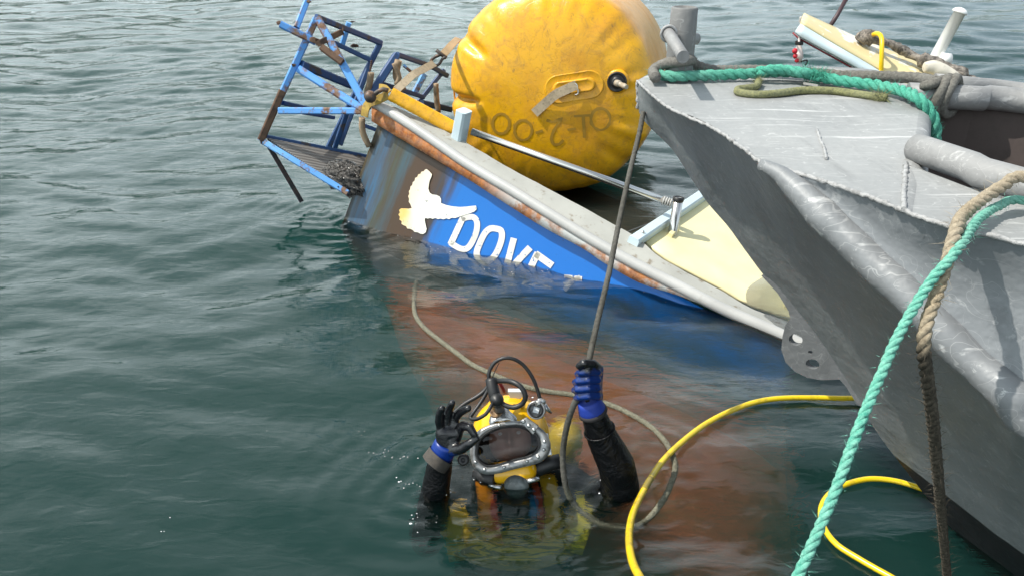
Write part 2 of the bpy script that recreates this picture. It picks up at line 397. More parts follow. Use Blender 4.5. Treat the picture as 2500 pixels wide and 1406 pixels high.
# painted side, from under the cap down below the water
top = [(925, 296), (1080, 385), (1250, 478), (1420, 580), (1560, 665), (1700, 745), (1850, 815), (1960, 865)]
low = [(838, 541), (935, 585), (1060, 640), (1230, 700), (1420, 775), (1600, 835), (1800, 900), (1950, 945)]
topP = [SIDE(*p) for p in top]; lowP = [SIDE(*p) for p in low]
b = MB(); rows = []
for k in range(13):
    f = k / 12; rows.append([a.lerp(c, f) for a, c in zip(spline(topP, .12), [None] * 0 or spline(topP, .12))]) if 0 else None
tp = spline(topP, .05)
def end_pts(n, pts):
    sp = spline(pts, .02); return [sp[int(i * (len(sp) - 1) / (n - 1))] for i in range(n)]
NT = 60; tp = end_pts(NT, topP); lp = end_pts(NT, lowP)
# the side carries on 0.16 m past the surveyed lower line, under water
lp = [l + VG * (.05 + .10 * i / NT) for i, l in enumerate(lp)]
b.grid([[t_.lerp(l_, k / 10) for t_, l_ in zip(tp, lp)] for k in range(11)])
o = b.build('hull_side', M_side, boat); uv_write(o, side_uv); md = o.modifiers.new('solid', 'SOLIDIFY'); md.thickness = .02; md.offset = -1 if (o.data.polygons[0].normal.dot(NS) > 0) else 1

# bilge and bottom under water: bulge out towards the diver
def bottom_pt(i, o_, z, du):
    p = lp[i].copy(); base = Vector((p.x, p.y, 0)); t_ = i / (NT - 1)
    return base + UH * (du * (1 - t_) + .55 * t_ * min(1, o_)) + NH * o_ + Vector((0, 0, min(p.z, 0) * .6 + z - (.55 * math.exp(-t_ / .10) + .6 * math.exp(-(1 - t_) / .10)) * min(1, o_ * 1.6)))
b = MB(); b.grid([[lp[i] for i in range(NT)], [bottom_pt(i, .06, -.10, .14) for i in range(NT)], [bottom_pt(i, .15, -.20, .42) for i in range(NT)]]); b.build('boot_stripe', M_boot, boat)
prof = [(.15, -.20, .42), (.28, -.225, .60), (.45, -.26, .92), (.7, -.33, 1.35), (.95, -.47, 1.7), (1.2, -.72, 1.95), (1.35, -1.0, 2.1), (1.4, -1.35, 2.15), (1.4, -1.8, 2.2)]
b = MB(); b.grid([[bottom_pt(i, a_, z_, d_) + Vector((0, 0, .02 * mnoise.noise((i * .13, a_ * 3, 1)))) for i in range(NT)] for a_, z_, d_ in prof]); b.build('hull_bottom', M_red, boat)
# hidden sides: far side, transom, flooded hold
deckfar = 1.75
b = MB()
fl0, fl1 = topP[0] + IN * .06, topP[-1] + IN * .06
b.grid([[fl0 + IN * k * deckfar / 3 + Vector((0, 0, -.14 - .30 * k + z)) for z in (0, -.4, -.9)] for k in range(4)], False)
b.build('transom', M_side, boat)
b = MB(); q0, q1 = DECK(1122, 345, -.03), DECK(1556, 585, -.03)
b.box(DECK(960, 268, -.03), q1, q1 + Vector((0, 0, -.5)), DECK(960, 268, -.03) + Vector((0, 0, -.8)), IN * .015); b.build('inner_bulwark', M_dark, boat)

# strake under the tube
up_l = [(907, 262), (1005, 308), (1130, 390), (1311, 494), (1417, 570), (1500, 618), (1600, 672), (1712, 734)]
lo_l = [(907, 297), (1005, 356), (1126, 428), (1311, 546), (1417, 604), (1478, 644), (1560, 690), (1640, 716), (1712, 742)]
b = MB(); uu = end_pts(70, [SIDE(*p, .055) for p in up_l]); ll = end_pts(70, [SIDE(*p, .055) for p in lo_l])
wob = lambda i, k: NS * (.004 * mnoise.noise((i * .3, k, 4)))
rows = [[u_ + wob(i, 0) for i, u_ in enumerate(uu)], [u_.lerp(l_, .5) + wob(i, 1) for i, (u_, l_) in enumerate(zip(uu, ll))], [l_ + wob(i, 2) for i, l_ in enumerate(ll)], [l_ - NS * .055 for l_ in ll]]
b.grid(rows); o = b.build('rubbing_strake', M_strake, boat); uv_write(o, side_uv)
# tube
tl = [(905, 250), (923, 257), (998, 303), (1069, 351), (1140, 400), (1247, 464), (1354, 530), (1420, 571), (1478, 605), (1549, 644), (1655, 698), (1762, 752), (1833, 784), (1919, 822), (2010, 868)]
tp_ = [SIDE(*p, .045) for p in tl]
b = MB(); b.tube(spline(tp_, .03), .0265, 16); b.build('gunwale_tube', M_tube, boat)
# cap between tube and inner edge
inner = [(930, 247), (1040, 296), (1122, 340), (1247, 413), (1300, 441), (1420, 505), (1510, 555), (1559, 583), (1620, 634), (1755, 706), (1833, 752), (1919, 786), (2010, 840)]
outer = [(905, 250), (998, 303), (1069, 351), (1247, 464), (1420, 571), (1478, 605), (1549, 644), (1655, 698), (1762, 752), (1833, 784), (1919, 822), (2010, 868)]
ci = end_pts(80, [DECK(*p, .012) for p in inner]); co_ = end_pts(80, [SIDE(*p, .05) for p in outer])
b = MB(); b.grid([[a_ + ND * (.003 * mnoise.noise((i * .4, k * 1.3, 2)) + (.006 if k in (1, 2) else 0)) for i, a_ in enumerate([o_.lerp(c_, f) for o_, c_ in zip(co_, ci)])] for k, f in enumerate((0, .12, .5, .86, 1.))])
b.grid([ci, [c_ + Vector((0, 0, -.07)) for c_ in ci]])
b.build('side_deck', M_cap, boat)
# name and dove
def q3(x, y): return (820 + x / 2.8117, 220 + y / 2.8117)
def q4(x, y): return (1300 + x / 2.812, 350 + y / 2.812)
def stroke_px(b, pts, w_, surf, closed=False, rag=0.):
    """a painted stroke: a flat ribbon on the surface, w_ photo pixels wide"""
    P = [Vector(p) for p in pts]; n = len(P); Lf, Rt = [], []
    for i in range(n):
        p0, p1 = (P[(i - 1) % n], P[(i + 1) % n]) if closed else (P[max(i - 1, 0)], P[min(i + 1, n - 1)])
        t_ = (p1 - p0).normalized(); nn = Vector((-t_.y, t_.x)); k = 1.
        if 0 < i < n - 1 or closed:
            a_ = (P[i] - P[(i - 1) % n]).normalized(); k = 1 / max(.5, abs(a_.x * t_.x + a_.y * t_.y))
        h = w_ / 2 * k * (1 + rng.uniform(-rag, rag)); Lf.append(P[i] + nn * h); Rt.append(P[i] - nn * h)
    idxs = list(range(n)) + ([0] if closed else [])
    b.grid([[surf(*Lf[i]) for i in idxs], [surf(*Rt[i]) for i in idxs]], False)
def oval(cx, cy, rx, ry, rot=0., n=26, a0=0., a1=360.):
    r_ = R(rot); o_ = []
    for i in range(n):
        a = R(a0 + (a1 - a0) * i / (n if a1 - a0 == 360 else n - 1)); x, y = rx * math.cos(a), ry * math.sin(a)
        o_.append((cx + x * math.cos(r_) - y * math.sin(r_), cy + x * math.sin(r_) + y * math.cos(r_)))
    return o_
def spl2(pts, n=8): return [(p.x, p.y) for p in spline([Vector((x, y, 0)) for x, y in pts], 100 / n)]
paint = lambda x, y: SIDE(x, y, .0035)
let = lambda x, y: paint(*q3(x, y))
b = MB()
stroke_px(b, [(874, 872), (786, 1062)], 42, let)
stroke_px(b, spl2([(862, 886), (905, 874), (945, 875), (968, 905), (966, 965), (940, 1035), (905, 1085), (868, 1093), (828, 1076), (784, 1048)]), 40, let)
stroke_px(b, spl2([(1095, 952), (1132, 965), (1140, 1010), (1118, 1085), (1080, 1150), (1035, 1178), (988, 1165), (966, 1125), (985, 1060), (1022, 985), (1060, 952), (1095, 952)]), 42, let)
stroke_px(b, [(1222, 1018), (1190, 1140), (1176, 1196)], 44, let)
stroke_px(b, [(1334, 1082), (1270, 1148), (1222, 1204)], 46, let)
stroke_px(b, [(1386, 1118), (1360, 1170), (1340, 1212)], 46, let)
stroke_px(b, [(1370, 1124), (1486, 1206)], 48, let)
b.build('name_lettering', M_white, boat); b = MB()
l4 = lambda x, y: paint(*q4(x, y))
stroke_px(b, [(218, 914), (340, 926)], 26, l4); stroke_px(b, [(328, 918), (262, 955), (218, 1008)], 32, l4)
b.build('painted_number', M_white, boat)
M_dove = mat('aged_white_dove_paint', (.8, .78, .7), .5)
pp_, _ = noise_f(M_dove, 34, 6, .7, None, .62, .65); yl, ylr = noise_f(M_dove, 5, 3, .5, None, .46, .62)
uvd = coords(M_dove, src='UV'); sd = N(M_dove, 'ShaderNodeSeparateXYZ'); LK(M_dove, uvd, sd.inputs[0])
sdr = N(M_dove, 'ShaderNodeMapRange'); sdr.inputs['From Min'].default_value = .50; sdr.inputs['From Max'].default_value = .36; LK(M_dove, sd.outputs['X'], sdr.inputs['Value'])
setc(M_dove, mixc(M_dove, pp_, mixc(M_dove, math_n(M_dove, 'MULTIPLY', sdr.outputs[0], math_n(M_dove, 'ADD', .35, math_n(M_dove, 'MULTIPLY', yl, .65))), (.80, .78, .70), (.78, .52, .16)), (.12, .16, .2)))
dv = [(660, 580), (642, 560), (625, 545), (612, 548), (603, 560), (588, 562), (580, 578), (566, 580), (558, 600), (545, 604), (540, 626), (528, 634), (524, 655), (512, 664), (510, 684), (501, 695), (504, 716), (496, 730), (503, 750), (500, 768), (511, 784), (521, 812), (500, 816), (470, 814), (448, 814), (434, 826), (440, 842), (429, 856), (440, 872), (436, 890), (452, 902), (450, 920), (466, 930), (482, 936), (490, 952), (510, 954), (528, 962), (540, 976), (562, 978), (580, 988), (600, 990), (617, 978), (623, 955), (616, 925), (610, 895), (613, 880), (632, 884), (648, 880), (664, 886), (682, 880), (700, 887), (720, 884), (738, 889), (758, 882), (776, 888), (796, 878), (820, 880), (850, 870), (885, 858), (925, 846), (950, 836), (966, 820), (962, 795), (930, 798), (900, 802), (850, 805), (800, 800), (760, 792), (722, 778), (722, 750), (712, 732), (690, 722), (662, 719), (644, 706), (635, 680), (638, 650), (645, 620), (655, 600)]
b = MB(); b.ngon([SIDE(*q3(x, y), .0055) for x, y in dv]); o = b.build('dove_emblem', M_dove, boat); uv_write(o, side_uv)
bm = bmesh.new(); bm.from_mesh(o.data); bmesh.ops.triangulate(bm, faces=bm.faces); bm.to_mesh(o.data); bm.free()

# foredeck, cross beam, rod holder, rail, post
c0, c1 = DECK(1556, 588, -.028), DECK(1726, 478, -.028)
b = MB(); b.ngon([Vector((*(fl0 + IN * .3 + UH * .35).xy, -.10)), Vector((*(c0 + IN * .02 - UH * .04).xy, -.07)), Vector((*(c1 - UH * .02).xy, -.09)), Vector((*(fl0 + IN * deckfar * .8 + UH * .5).xy, -.12))]); b.build('hold_shade_floor', M_dark, boat)  # raised near the surface; dark brown stands in for the hold's shade and reflections
far = c0 + (c1 - c0) * 2.2
cr_ = [DECK(1559, 585, -.028), DECK(1620, 636, -.028), DECK(1755, 708, -.028), DECK(1833, 754, -.028), DECK(1919, 788, -.028), DECK(2010, 842, -.028)]
b = MB(); n_ = 30; ea = end_pts(n_, cr_); eb = [far + (cr_[-1] - cr_[0]) * (i / (n_ - 1)) for i in range(n_)]
b.grid([[a_.lerp(e_, k / 12) + ND * (.003 * mnoise.noise((i * .4, k * .5, 9))) for i, (a_, e_) in enumerate(zip(ea, eb))] for k in range(13)])
ridge = [DECK(1600, 625, -.02), DECK(1700, 690, -.02), DECK(1800, 745, -.02), DECK(1925, 797, -.02)]
o = b.build('foredeck', M_cream, boat, thick=.02)
b = MB(); b.tube(spline([DECK(1610, 620, -.028), DECK(1700, 671, -.028), DECK(1800, 728, -.028), DECK(1925, 782, -.028)], .05), .006, 8)
b.build('deck_bead', M_cream, o)
b = MB()
for px, py in ((1748, 562), (1722, 607), (1777, 674), (1606, 597), (1637, 614), (1660, 628), (1776, 500), (1838, 690)):
    p = DECK(px, py, -.028); Mx = Matrix.Translation(p) @ ND.to_track_quat('Z', 'Y').to_matrix().to_4x4(); b = MB(); b.lathe([(0, .010), (.006, .009), (.009, .005), (.010, 0)], Mx, 10); b.build('deck_bolt', M_cream, o)
b = MB(); p = DECK(1906, 756, -.02); b.box(p, p + UG * .06, p + UG * .06 + IN * .07, p + IN * .07, ND * .05); b.build('hinge_block', M_cream, o, bev=.012)
b = MB(); e0, e1 = DECK(1545, 592, .012), c0 + (c1 - c0) * 1.5 + ND * .04
b.beam(e0, e1, .055, .05, ND); o = b.build('cross_beam', M_beam, boat)
b = MB()
for f in (.06, .36, .62):
    p = e0.lerp(e1, f) + ND * .025; b.lathe([(0, .012), (.007, .01), (.009, .004), (.009, 0)], Matrix.Translation(p) @ ND.to_track_quat('Z', 'Y').to_matrix().to_4x4(), 8)
    b.build('bolt_head', M_steel, o); b = MB()
hb_ = DECK(1641, 576, -.02); ht_ = PY(1657, 484, hb_.y + .02)
ax_ = (ht_ - hb_); Mh = Matrix.Translation(hb_) @ ax_.to_track_quat('Z', 'Y').to_matrix().to_4x4(); hl = ax_.length
b = MB(); b.lathe([(.023, 0), (.0235, hl), (.019, hl), (.019, hl * .2)], Mh, 24); rh = b.build('rod_holder', M_steel, boat)
b = MB(); b.lathe([(.0245, hl - .018), (.027, hl - .012), (.0275, hl + .004), (.021, hl + .006), (.0185, hl - .03), (.018, hl * .3), (0, hl * .3)], Mh, 24); b.build('rubber_rim', M_black, rh)
b = MB(); p = hb_ + ND * -.006
b.box(p - UG * .05 - IN * .05, p + UG * .03 - IN * .05, p + UG * .03 + IN * .05, p - UG * .05 + IN * .05, ND * .012)
b.box(p - UG * .012 - IN * .05, p + UG * .012 - IN * .05, p + UG * .012 + IN * .05, p - UG * .012 + IN * .05, ND * .04)
b.build('holder_foot', M_cream, rh, bev=.003)
r0, r1 = DECK(1152, 322, .07), PY(1640, 497, hb_.y + .05)
b = MB(); b.tube([r0, r0.lerp(r1, .5), r1], .0185, 16); hr = b.build('hand_rail', M_steel, boat)
b = MB(); d_ = (r1 - r0).normalized()
for k in range(4): b.tube([r1 - d_ * (.045 - .012 * k), r1 - d_ * (.038 - .012 * k)], .0225, 12)
b.build('rail_clamp', M_tube, hr)
p0, p1 = DECK(1119, 341, 0), None
p1 = p0 + (Vector((0, 0, 1)) * .17 + UG * .045)
b = MB(); b.beam(p0 - Vector((0, 0, .01)), p1, .075, .06, UG); b.build('rail_post', M_beam, boat)
b = MB(); wr = [PY(1470, 588, 3.75), PY(1530, 567, 3.85), PY(1600, 540, 3.95), PY(1625, 532, 3.95)]
b.tube(spline(wr, .05), .002, 6); b.build('loose_wire', M_steel, boat)

# cage at the stern
fr_ = empty('stern_frame'); fr_.parent = boat
FA = [  # (x0, y0, Y0, x1, y1, Y1, width, height, material): survey of each bar
    ('b', 772, 46, 4.62, 636, 344, 4.42, .052), ('r', 690, 222, 4.49, 637, 343, 4.418, .056), ('b', 775, 46, 4.62, 898, 268, 4.36, .055), ('b', 730, 170, 4.52, 892, 272, 4.37, .056),
    ('b', 682, 271, 4.46, 892, 272, 4.37, .05), ('n', 772, 42, 4.63, 930, 106, 5.0, .042), ('n', 928, 107, 5.0, 802, 360, 4.9, .048),
    ('n', 905, 150, 4.98, 830, 355, 4.75, .04), ('b', 640, 345, 4.42, 850, 472, 4.28, .046), ('d', 652, 350, 4.44, 736, 492, 4.5, .036),
    ('n', 645, 333, 4.46, 905, 384, 4.75, .03), ('n', 735, 158, 4.55, 855, 208, 4.8, .06), ('n', 690, 252, 4.5, 790, 275, 4.8, .035), ('n', 740, 276, 4.6, 815, 288, 4.8, .03),
    ('b', 753, -6, 4.7, 724, 68, 4.6, .045), ('b', 684, 60, 4.56, 772, 104, 4.58, .05), ('r', 778, 107, 4.5, 832, 80, 4.66, .045), ('b', 852, 56, 4.95, 836, 108, 4.95, .042),
    ('n', 815, 105, 4.85, 905, 148, 4.95, .036), ('r', 785, 116, 4.5, 836, 154, 4.46, .05),
    ('n', 968, 136, 4.9, 905, 232, 4.7, .062), ('n', 970, 134, 4.9, 1052, 162, 5.2, .04), ('n', 1048, 160, 5.2, 1092, 186, 5.3, .04), ('n', 1084, 172, 5.3, 1022, 250, 5.15, .038),
    ('n', 932, 205, 4.8, 1034, 238, 5.1, .036), ('b', 1036, 182, 5.15, 1010, 232, 5.1, .05), ('n', 1030, 252, 5.1, 1100, 268, 5.3, .05), ('n', 880, 304, 4.7, 924, 320, 4.72, .03), ('b', 985, 160, 5.0, 1012, 184, 5.0, .022),
    ('n', 858, 245, 4.6, 818, 360, 4.72, .04)]
mm = {'d': M_boot, 'b': M_frame, 'n': M_navy, 'r': M_rustb}
for q in FA:
    b = MB(); a_, c_ = PY(q[1], q[2], q[3]), PY(q[4], q[5], q[6]); b.beam(a_, c_, q[7] * .72, q[7] * .72, (.35, -1, .25)); b.build('bar', mm[q[0]], fr_)
b = MB()      # bent, torn plate ends
for px, py, Yq, dx, dy in ((764, 98, 4.55, 24, 22), (772, 104, 4.53, 8, 26), (838, 78, 4.66, 6, 22), (752, 4, 4.68, 18, 8), (680, 56, 4.56, 16, 8), (862, 54, 4.94, 16, 6), (866, 112, 4.9, 22, 12), (716, 160, 4.5, 10, 12), (640, 345, 4.41, 8, 14), (962, 138, 4.88, 10, 12)):
    c_ = PY(px, py, Yq); vs = []
    for k in range(9): a = k * .7; vs.append(c_ + Vector((math.cos(a) * dx / 2000 * 3.2 * rng.uniform(.25, .9), rng.uniform(-.02, .02), math.sin(a) * dy / 2000 * 3.2 * rng.uniform(.25, .9))))
    bm = bmesh.new(); [bm.verts.new(v) for v in vs]; bmesh.ops.convex_hull(bm, input=bm.verts); bm.verts.ensure_lookup_table(); bm.verts.index_update()
    b = MB(); b.add([v.co.copy() for v in bm.verts], [[v.index for v in f.verts] for f in bm.faces], False); bm.free(); b.build('torn_plate', M_rustb, fr_)
# expanded-metal platform
m = mat('galvanised_mesh_floor', (.16, .15, .14), .6, .3)
w_ = N(m, 'ShaderNodeTexWave'); w_.inputs['Scale'].default_value = 26; w_.inputs['Distortion'].default_value = .4; LK(m, coords(m, (1, 1, 1), (0, 0, R(35))), w_.inputs['Vector'])
setc(m, mixc(m, w_.outputs['Fac'], (.07, .065, .06), (.33, .31, .29))); bump(m, w_.outputs['Fac'], .6, .01)
b = MB(); P1, P2, P3, P4 = PY(652, 342, 4.44), PY(905, 392, 4.74), PY(880, 470, 4.3), PY(842, 468, 4.28)
b.grid([[P1.lerp(P4, k / 12).lerp(P1.lerp(P2, k / 12), j / 10) for j in range(11)] for k in range(13)]); b.build('mesh_floor', m, fr_, thick=.012)
# tan hose sleeves on the frame
for pts, Yq, rr in (([(906, 178), (902, 205), (893, 236)], 4.7, .019), ([(884, 288), (884, 315), (891, 338), (902, 358)], 4.35, .017), ([(973, 148), (967, 175), (972, 200), (984, 222)], 4.85, .022), ([(1064, 205), (1066, 240), (1070, 275)], 5.05, .017), ([(962, 155), (975, 190), (966, 208)], 4.8, .014)):
    b = MB(); b.tube(spline([PY(x, y, Yq) for x, y in pts], .02), rr, 10, wob=.06); b.build('hose_sleeve', M_tan, fr_)
b = MB()
for k in range(7): p = PY(907 - k * .6, 150 + k * 4.5, 4.72); b.lathe([(.004, -.004), (.008, 0), (.004, .004)], Matrix.Translation(p), 6)
b.build('chain', M_rustb, fr_)

# far coaming with its pipe, valve and pole, beyond the workboat's bow
def zq(x, y): return (1900 + x / 4.545, 20 + y / 4.545)
def CO(x, y, Yq): return PY(*zq(x, y), Yq)
ue = end_pts(24, [CO(262, 100, 6.0), CO(900, 385, 5.9), CO(1500, 625, 5.8), CO(1960, 820, 5.7), CO(2300, 980, 5.6)])
le = end_pts(24, [CO(236, 185, 5.72), CO(640, 430, 5.62), CO(1100, 700, 5.52), CO(1500, 930, 5.42), CO(1900, 1150, 5.35)])
be = end_pts(24, [CO(178, 270, 5.70), CO(240, 330, 5.68), CO(800, 640, 5.55), CO(1150, 850, 5.48), CO(1700, 1200, 5.35)])
M_cream2 = worn('peeling_cream_paint', (.72, .60, .33), (.76, .72, .64), 3.2, .56, .58, .55, .35)
co = empty('far_coaming'); co.parent = boat
b = MB(); b.grid([[u_.lerp(l_, k / 5) for u_, l_ in zip(ue, le)] for k in range(6)]); b.build('coaming_top', M_cream2, co, thick=.03)
b = MB(); b.grid([[l_ + Vector((0, -.004, -.002)) for l_ in le], [q_ for q_ in be]]); b.build('coaming_face', M_beam, co, thick=.03)
b = MB(); b.tube([q_ + Vector((0, .03, -.008)) for q_ in be], .006, 8); b.build('red_edge', mat('dull_red_edge_paint', (.22, .03, .04), .6), co)
b = MB(); sp_ = [be[14], be[18], be[23]]; b.grid([[q_ + Vector((0, .04, -.01)) for q_ in sp_], [Vector((q_.x, q_.y + .04, -.4)) for q_ in sp_]], False); b.build('coaming_wall', M_cream, co, thick=.03)
b = MB(); b.lathe([(0, .012), (.012, .008), (.014, 0), (.014, -.03)], Matrix.Translation(CO(255, 112, 5.98)), 10); b.build('end_knob', M_tube, co)
pb, pt = CO(1740, 560, 5.9), CO(2010, 60, 5.9)
b = MB(); Mp = Matrix.Translation(pb) @ (pt - pb).to_track_quat('Z', 'Y').to_matrix().to_4x4(); pl = (pt - pb).length
b.lathe([(.040, -.05), (.040, pl), (.052, pl), (.052, pl + .012), (.04, pl + .026), (.018, pl + .036), (0, pl + .038)], Mp, 20)
M_pvc = mat('white_pipe', (.78, .78, .76), .35)
vp = b.build('vent_pipe', M_pvc, boat)
b = MB(); q_ = CO(1790, 570, 5.86); b.tube([q_, q_ + Vector((.07, .0, -.005))], .045, 14); b.tube([q_ + Vector((0, 0, .0)), q_ + Vector((.01, 0, -.11))], .044, 14); b.build('pipe_elbow', M_pvc, vp)
b = MB(); b.tube([CO(560, 225, 6.05), CO(650, 90, 6.1), CO(760, -110, 6.15)], .016, 8); b.build('thin_pole', mat('dark_maroon_pole', (.05, .025, .03), .5), boat)
# pump valve hanging under the coaming
vl = empty('bilge_valve'); vl.parent = boat; vt = CO(232, 335, 5.68)
b = MB(); Mv = Matrix.Translation(vt) @ Matrix.Rotation(R(-8), 4, 'Y') @ Matrix.Scale(.64, 4); b.lathe([(.010, .02), (.012, -.05), (.022, -.055), (.024, -.09), (.034, -.1), (.036, -.14), (.044, -.15), (.044, -.21), (.034, -.22), (.03, -.25), (0, -.25)], Mv, 16)
b.build('valve_body', mat('pinkish_white_plastic', (.72, .62, .6), .4), vl)
b = MB()
for k, (x, y) in enumerate(((186, 480), (190, 535), (206, 585))): b.lathe([(0, -.010), (.012, -.009), (.019 - .002 * k, 0), (.012, .009), (0, .010)], Matrix.Translation(CO(x, y, 5.6)) @ Matrix.Rotation(R(80), 4, 'X'), 10)
b.build('valve_handle', mat('red_plastic', (.5, .015, .03), .4), vl)
b = MB(); b.lathe([(.026, -.012), (.028, 0), (.026, .012)], Matrix.Translation(CO(232, 390, 5.66)), 12); b.build('clamp_band', M_black, vl)
b = MB(); b.tube(spline([CO(250, 600, 5.6), CO(310, 580, 5.6), CO(325, 610, 5.6), CO(290, 640, 5.6)], .01), .006, 6); b.build('hose_clip', M_black, vl)

# weathered timber and pale lump lying on the coaming
m = mat('grey_cracked_timber', (.2, .18, .16), .9); a_, ar_ = noise_f(m, 22, 7, .72, coords(m, (1, 1, 1)), .4, .6, 1.2); setc(m, mixc(m, a_, (.055, .05, .045), (.33, .29, .25))); bump(m, ar_, .9, .02)
b = MB(); pts = spline([CO(900, 375, 5.75), CO(960, 325, 5.75), CO(1040, 335, 5.75), CO(1110, 360, 5.74), CO(1260, 405, 5.72), CO(1440, 505, 5.7), CO(1560, 560, 5.66), CO(1760, 640, 5.62), CO(2060, 760, 5.55), CO(2420, 880, 5.5)], .02)
nn = len(pts); b.tube(pts, [.024 + .016 * abs(mnoise.noise((i * .11, 0, 0))) + (.022 if .42 < i / nn < .75 else 0) - .018 * max(0, i / nn - .8) * 5 * .5 + (.02 if i / nn < .09 else 0) for i in range(nn)], 12, wob=.16)
tag(b.build('timber_branch', m), 'cracked grey timber lying along the cream coaming', 'driftwood')
b = MB(); pts = spline([CO(1610, 660, 5.5), CO(1720, 660, 5.5), CO(1860, 730, 5.48), CO(2010, 800, 5.45)], .02); nn = len(pts)
b.tube(pts, [.03 + .022 * math.sin(math.pi * (i + .5) / nn) for i in range(nn)], 12, wob=.1)
tag(b.build('foam_float', worn('stained_foam', (.60, .56, .48), (.35, .32, .26), 9, .56, .64, .8, .4), sub=1), 'pale stained foam float tucked under the grey timber', 'float')

# heap of slick wreckage on the stern platform
m = mat('wet_crumpled_netting', (.10, .09, .08), .22, 0, .8); hq_, hr_ = noise_f(m, 75, 6, .75, None, .42, .6); setc(m, mixc(m, hq_, (.03, .027, .025), (.30, .28, .26))); bump(m, hr_, 1., .05)
b = MB(); c_ = PY(857, 425, 4.42); rows = []
for i in range(26):
    row = []
    for j in range(40):
        th, ph = 2 * math.pi * j / 39, math.pi * .55 * i / 25; d_ = Vector((math.sin(ph) * math.cos(th), math.sin(ph) * math.sin(th), math.cos(ph)))
        r_ = 1 + .22 * mnoise.fractal(d_ * 5.5, .8, 2., 6); row.append(c_ + Vector((d_.x * .155 - .01, d_.y * .13, d_.z * .125 - .06 - d_.x * .05)) * r_)
    rows.append(row)
b.grid(rows); tag(b.build('netting_heap', m), 'slick grey-black heap of wet netting piled on the stern platform', 'netting')
settle(boat)
from mathutils.bvhtree import BVHTree
# ------------------------------------------------------------------ the yellow lifting bag
bag = empty('lifting_bag')
tag(bag, 'big grubby yellow inflated lifting bag wedged behind the DOVE gunwale', 'lifting bag')
m = mat('yellow_coated_fabric', (.78, .38, .012), .36, 0, .5)
g1, g1r = noise_f(m, 3.2, 7, .68, None, .46, .72); g2, _ = noise_f(m, 13, 7, .78, None, .49, .68, .8); g3, _ = noise_f(m, 46, 5, .7, coords(m, (1, 1, .35)), .62, .7)
uvb = coords(m, src='UV'); sb = N(m, 'ShaderNodeSeparateXYZ'); LK(m, uvb, sb.inputs[0])
wall = N(m, 'ShaderNodeMapRange'); wall.inputs['From Min'].default_value = .66; wall.inputs['From Max'].default_value = .74; LK(m, sb.outputs['Y'], wall.inputs['Value'])
cfab = mixc(m, g1, (.78, .395, .006), (.60, .26, .014)); cfab = mixc(m, math_n(m, 'MULTIPLY', g2, .6), cfab, (.34, .17, .04)); cfab = mixc(m, math_n(m, 'MULTIPLY', g3, .55), cfab, (.15, .09, .04))
cfab = mixc(m, math_n(m, 'MULTIPLY', wall.outputs[0], .6), cfab, (.62, .28, .05))
k1 = creases(m, 3.2, .010, 3.2, 4); k2 = creases(m, 5.5, .008, 4., 5, None, .7); kk = math_n(m, 'MAXIMUM', k1, k2); cfab = mixc(m, math_n(m, 'MULTIPLY', kk, .26), cfab, (.30, .13, .012))
setc(m, cfab); _, gb = noise_f(m, 11, 6, .62, None, dist=.7); nb = bump(m, gb, .14, .016); bump(m, math_n(m, 'SUBTRACT', 1., kk), .18, .004, nb); setr(m, g1, .30, .5)
M_bag = m
cc = PY(1328, 241, 4.72); axb = Vector((-.235, -1, .06)).normalized()         # out of the end that faces the diver
zq_ = axb; xq = zq_.cross(Vector((0, 0, 1))).normalized() * -1; yq = zq_.cross(xq).normalized()
if yq.z < 0: yq = -yq; xq = -xq
Mb = Matrix((xq, yq, zq_)).transposed().to_4x4(); Mb.translation = cc
prof = [(0, .012), (.08, .011), (.16, .008), (.24, .002), (.32, -.008), (.38, -.018), (.44, -.034), (.48, -.05), (.52, -.072), (.55, -.096), (.572, -.125), (.588, -.16), (.598, -.2), (.606, -.26), (.612, -.36), (.618, -.55), (.62, -.8), (.616, -1.05), (.6, -1.3), (.57, -1.42), (.5, -1.52), (.38, -1.58), (.2, -1.62), (0, -1.63)]
pr = spline([Vector((r, h, 0)) for r, h in prof], .02); NB = 200
def bag_point(i, k):
    r, h = pr[i].x, pr[i].y; a = 2 * math.pi * k / NB; d = Vector((math.cos(a), math.sin(a), 0))
    sh = math.exp(-((r - .50) / .075) ** 2) if h > -.3 else 0.
    sq = math.exp(-((h + .16) / .10) ** 2)
    sharp = lambda t: 1 - abs(t) ** .6 * 2
    wv = mnoise.noise((math.cos(a) * 4.2, math.sin(a) * 4.2, r * 1.6)) * .8 + .7 * mnoise.noise((math.cos(a) * 9, math.sin(a) * 9, r * 2)) + .25 * math.sin(31 * a + 6 * mnoise.noise((d.x * 2, d.y * 2, 4)))
    amp = .5 + 1.4 * max(0, mnoise.noise((d.x * 1.7 + 4, d.y * 1.7, 2)))
    dz = .012 * wv * sh * amp; dr = .010 * wv * sq * amp
    # the deep fold at the left and the sag of the lower half
    fold = math.exp(-(((a - math.pi * 1.03 + (r - .5) * .2) / .05) ** 2)) * min(1, max(0, (r - .36) / .1)); dz -= .05 * fold; dr -= .035 * fold
    fold2 = math.exp(-(((a - math.pi * .83) / .06) ** 2)) * min(1, max(0, (r - .38) / .1)); dz -= .03 * fold2; dr -= .015 * fold2
    lump = .014 * mnoise.noise((d.x * r * 4, d.y * r * 4, h * 2)) * min(1, r / .3)
    p = d * (1.04 * r + dr + lump * .35) + Vector((0, 0, h + dz + lump * .4))
    if p.y < -.35: p.z += .0; p.y = -.35 + (p.y + .35) * .94
    return Mb @ p
vs = [bag_point(i, k) for i in range(len(pr)) for k in range(NB)]
b = MB(); b.add(vs, [(i * NB + k, i * NB + (k + 1) % NB, (i + 1) * NB + (k + 1) % NB, (i + 1) * NB + k) for i in range(len(pr) - 1) for k in range(NB)])
shell = b.build('bag_shell', M_bag, bag)
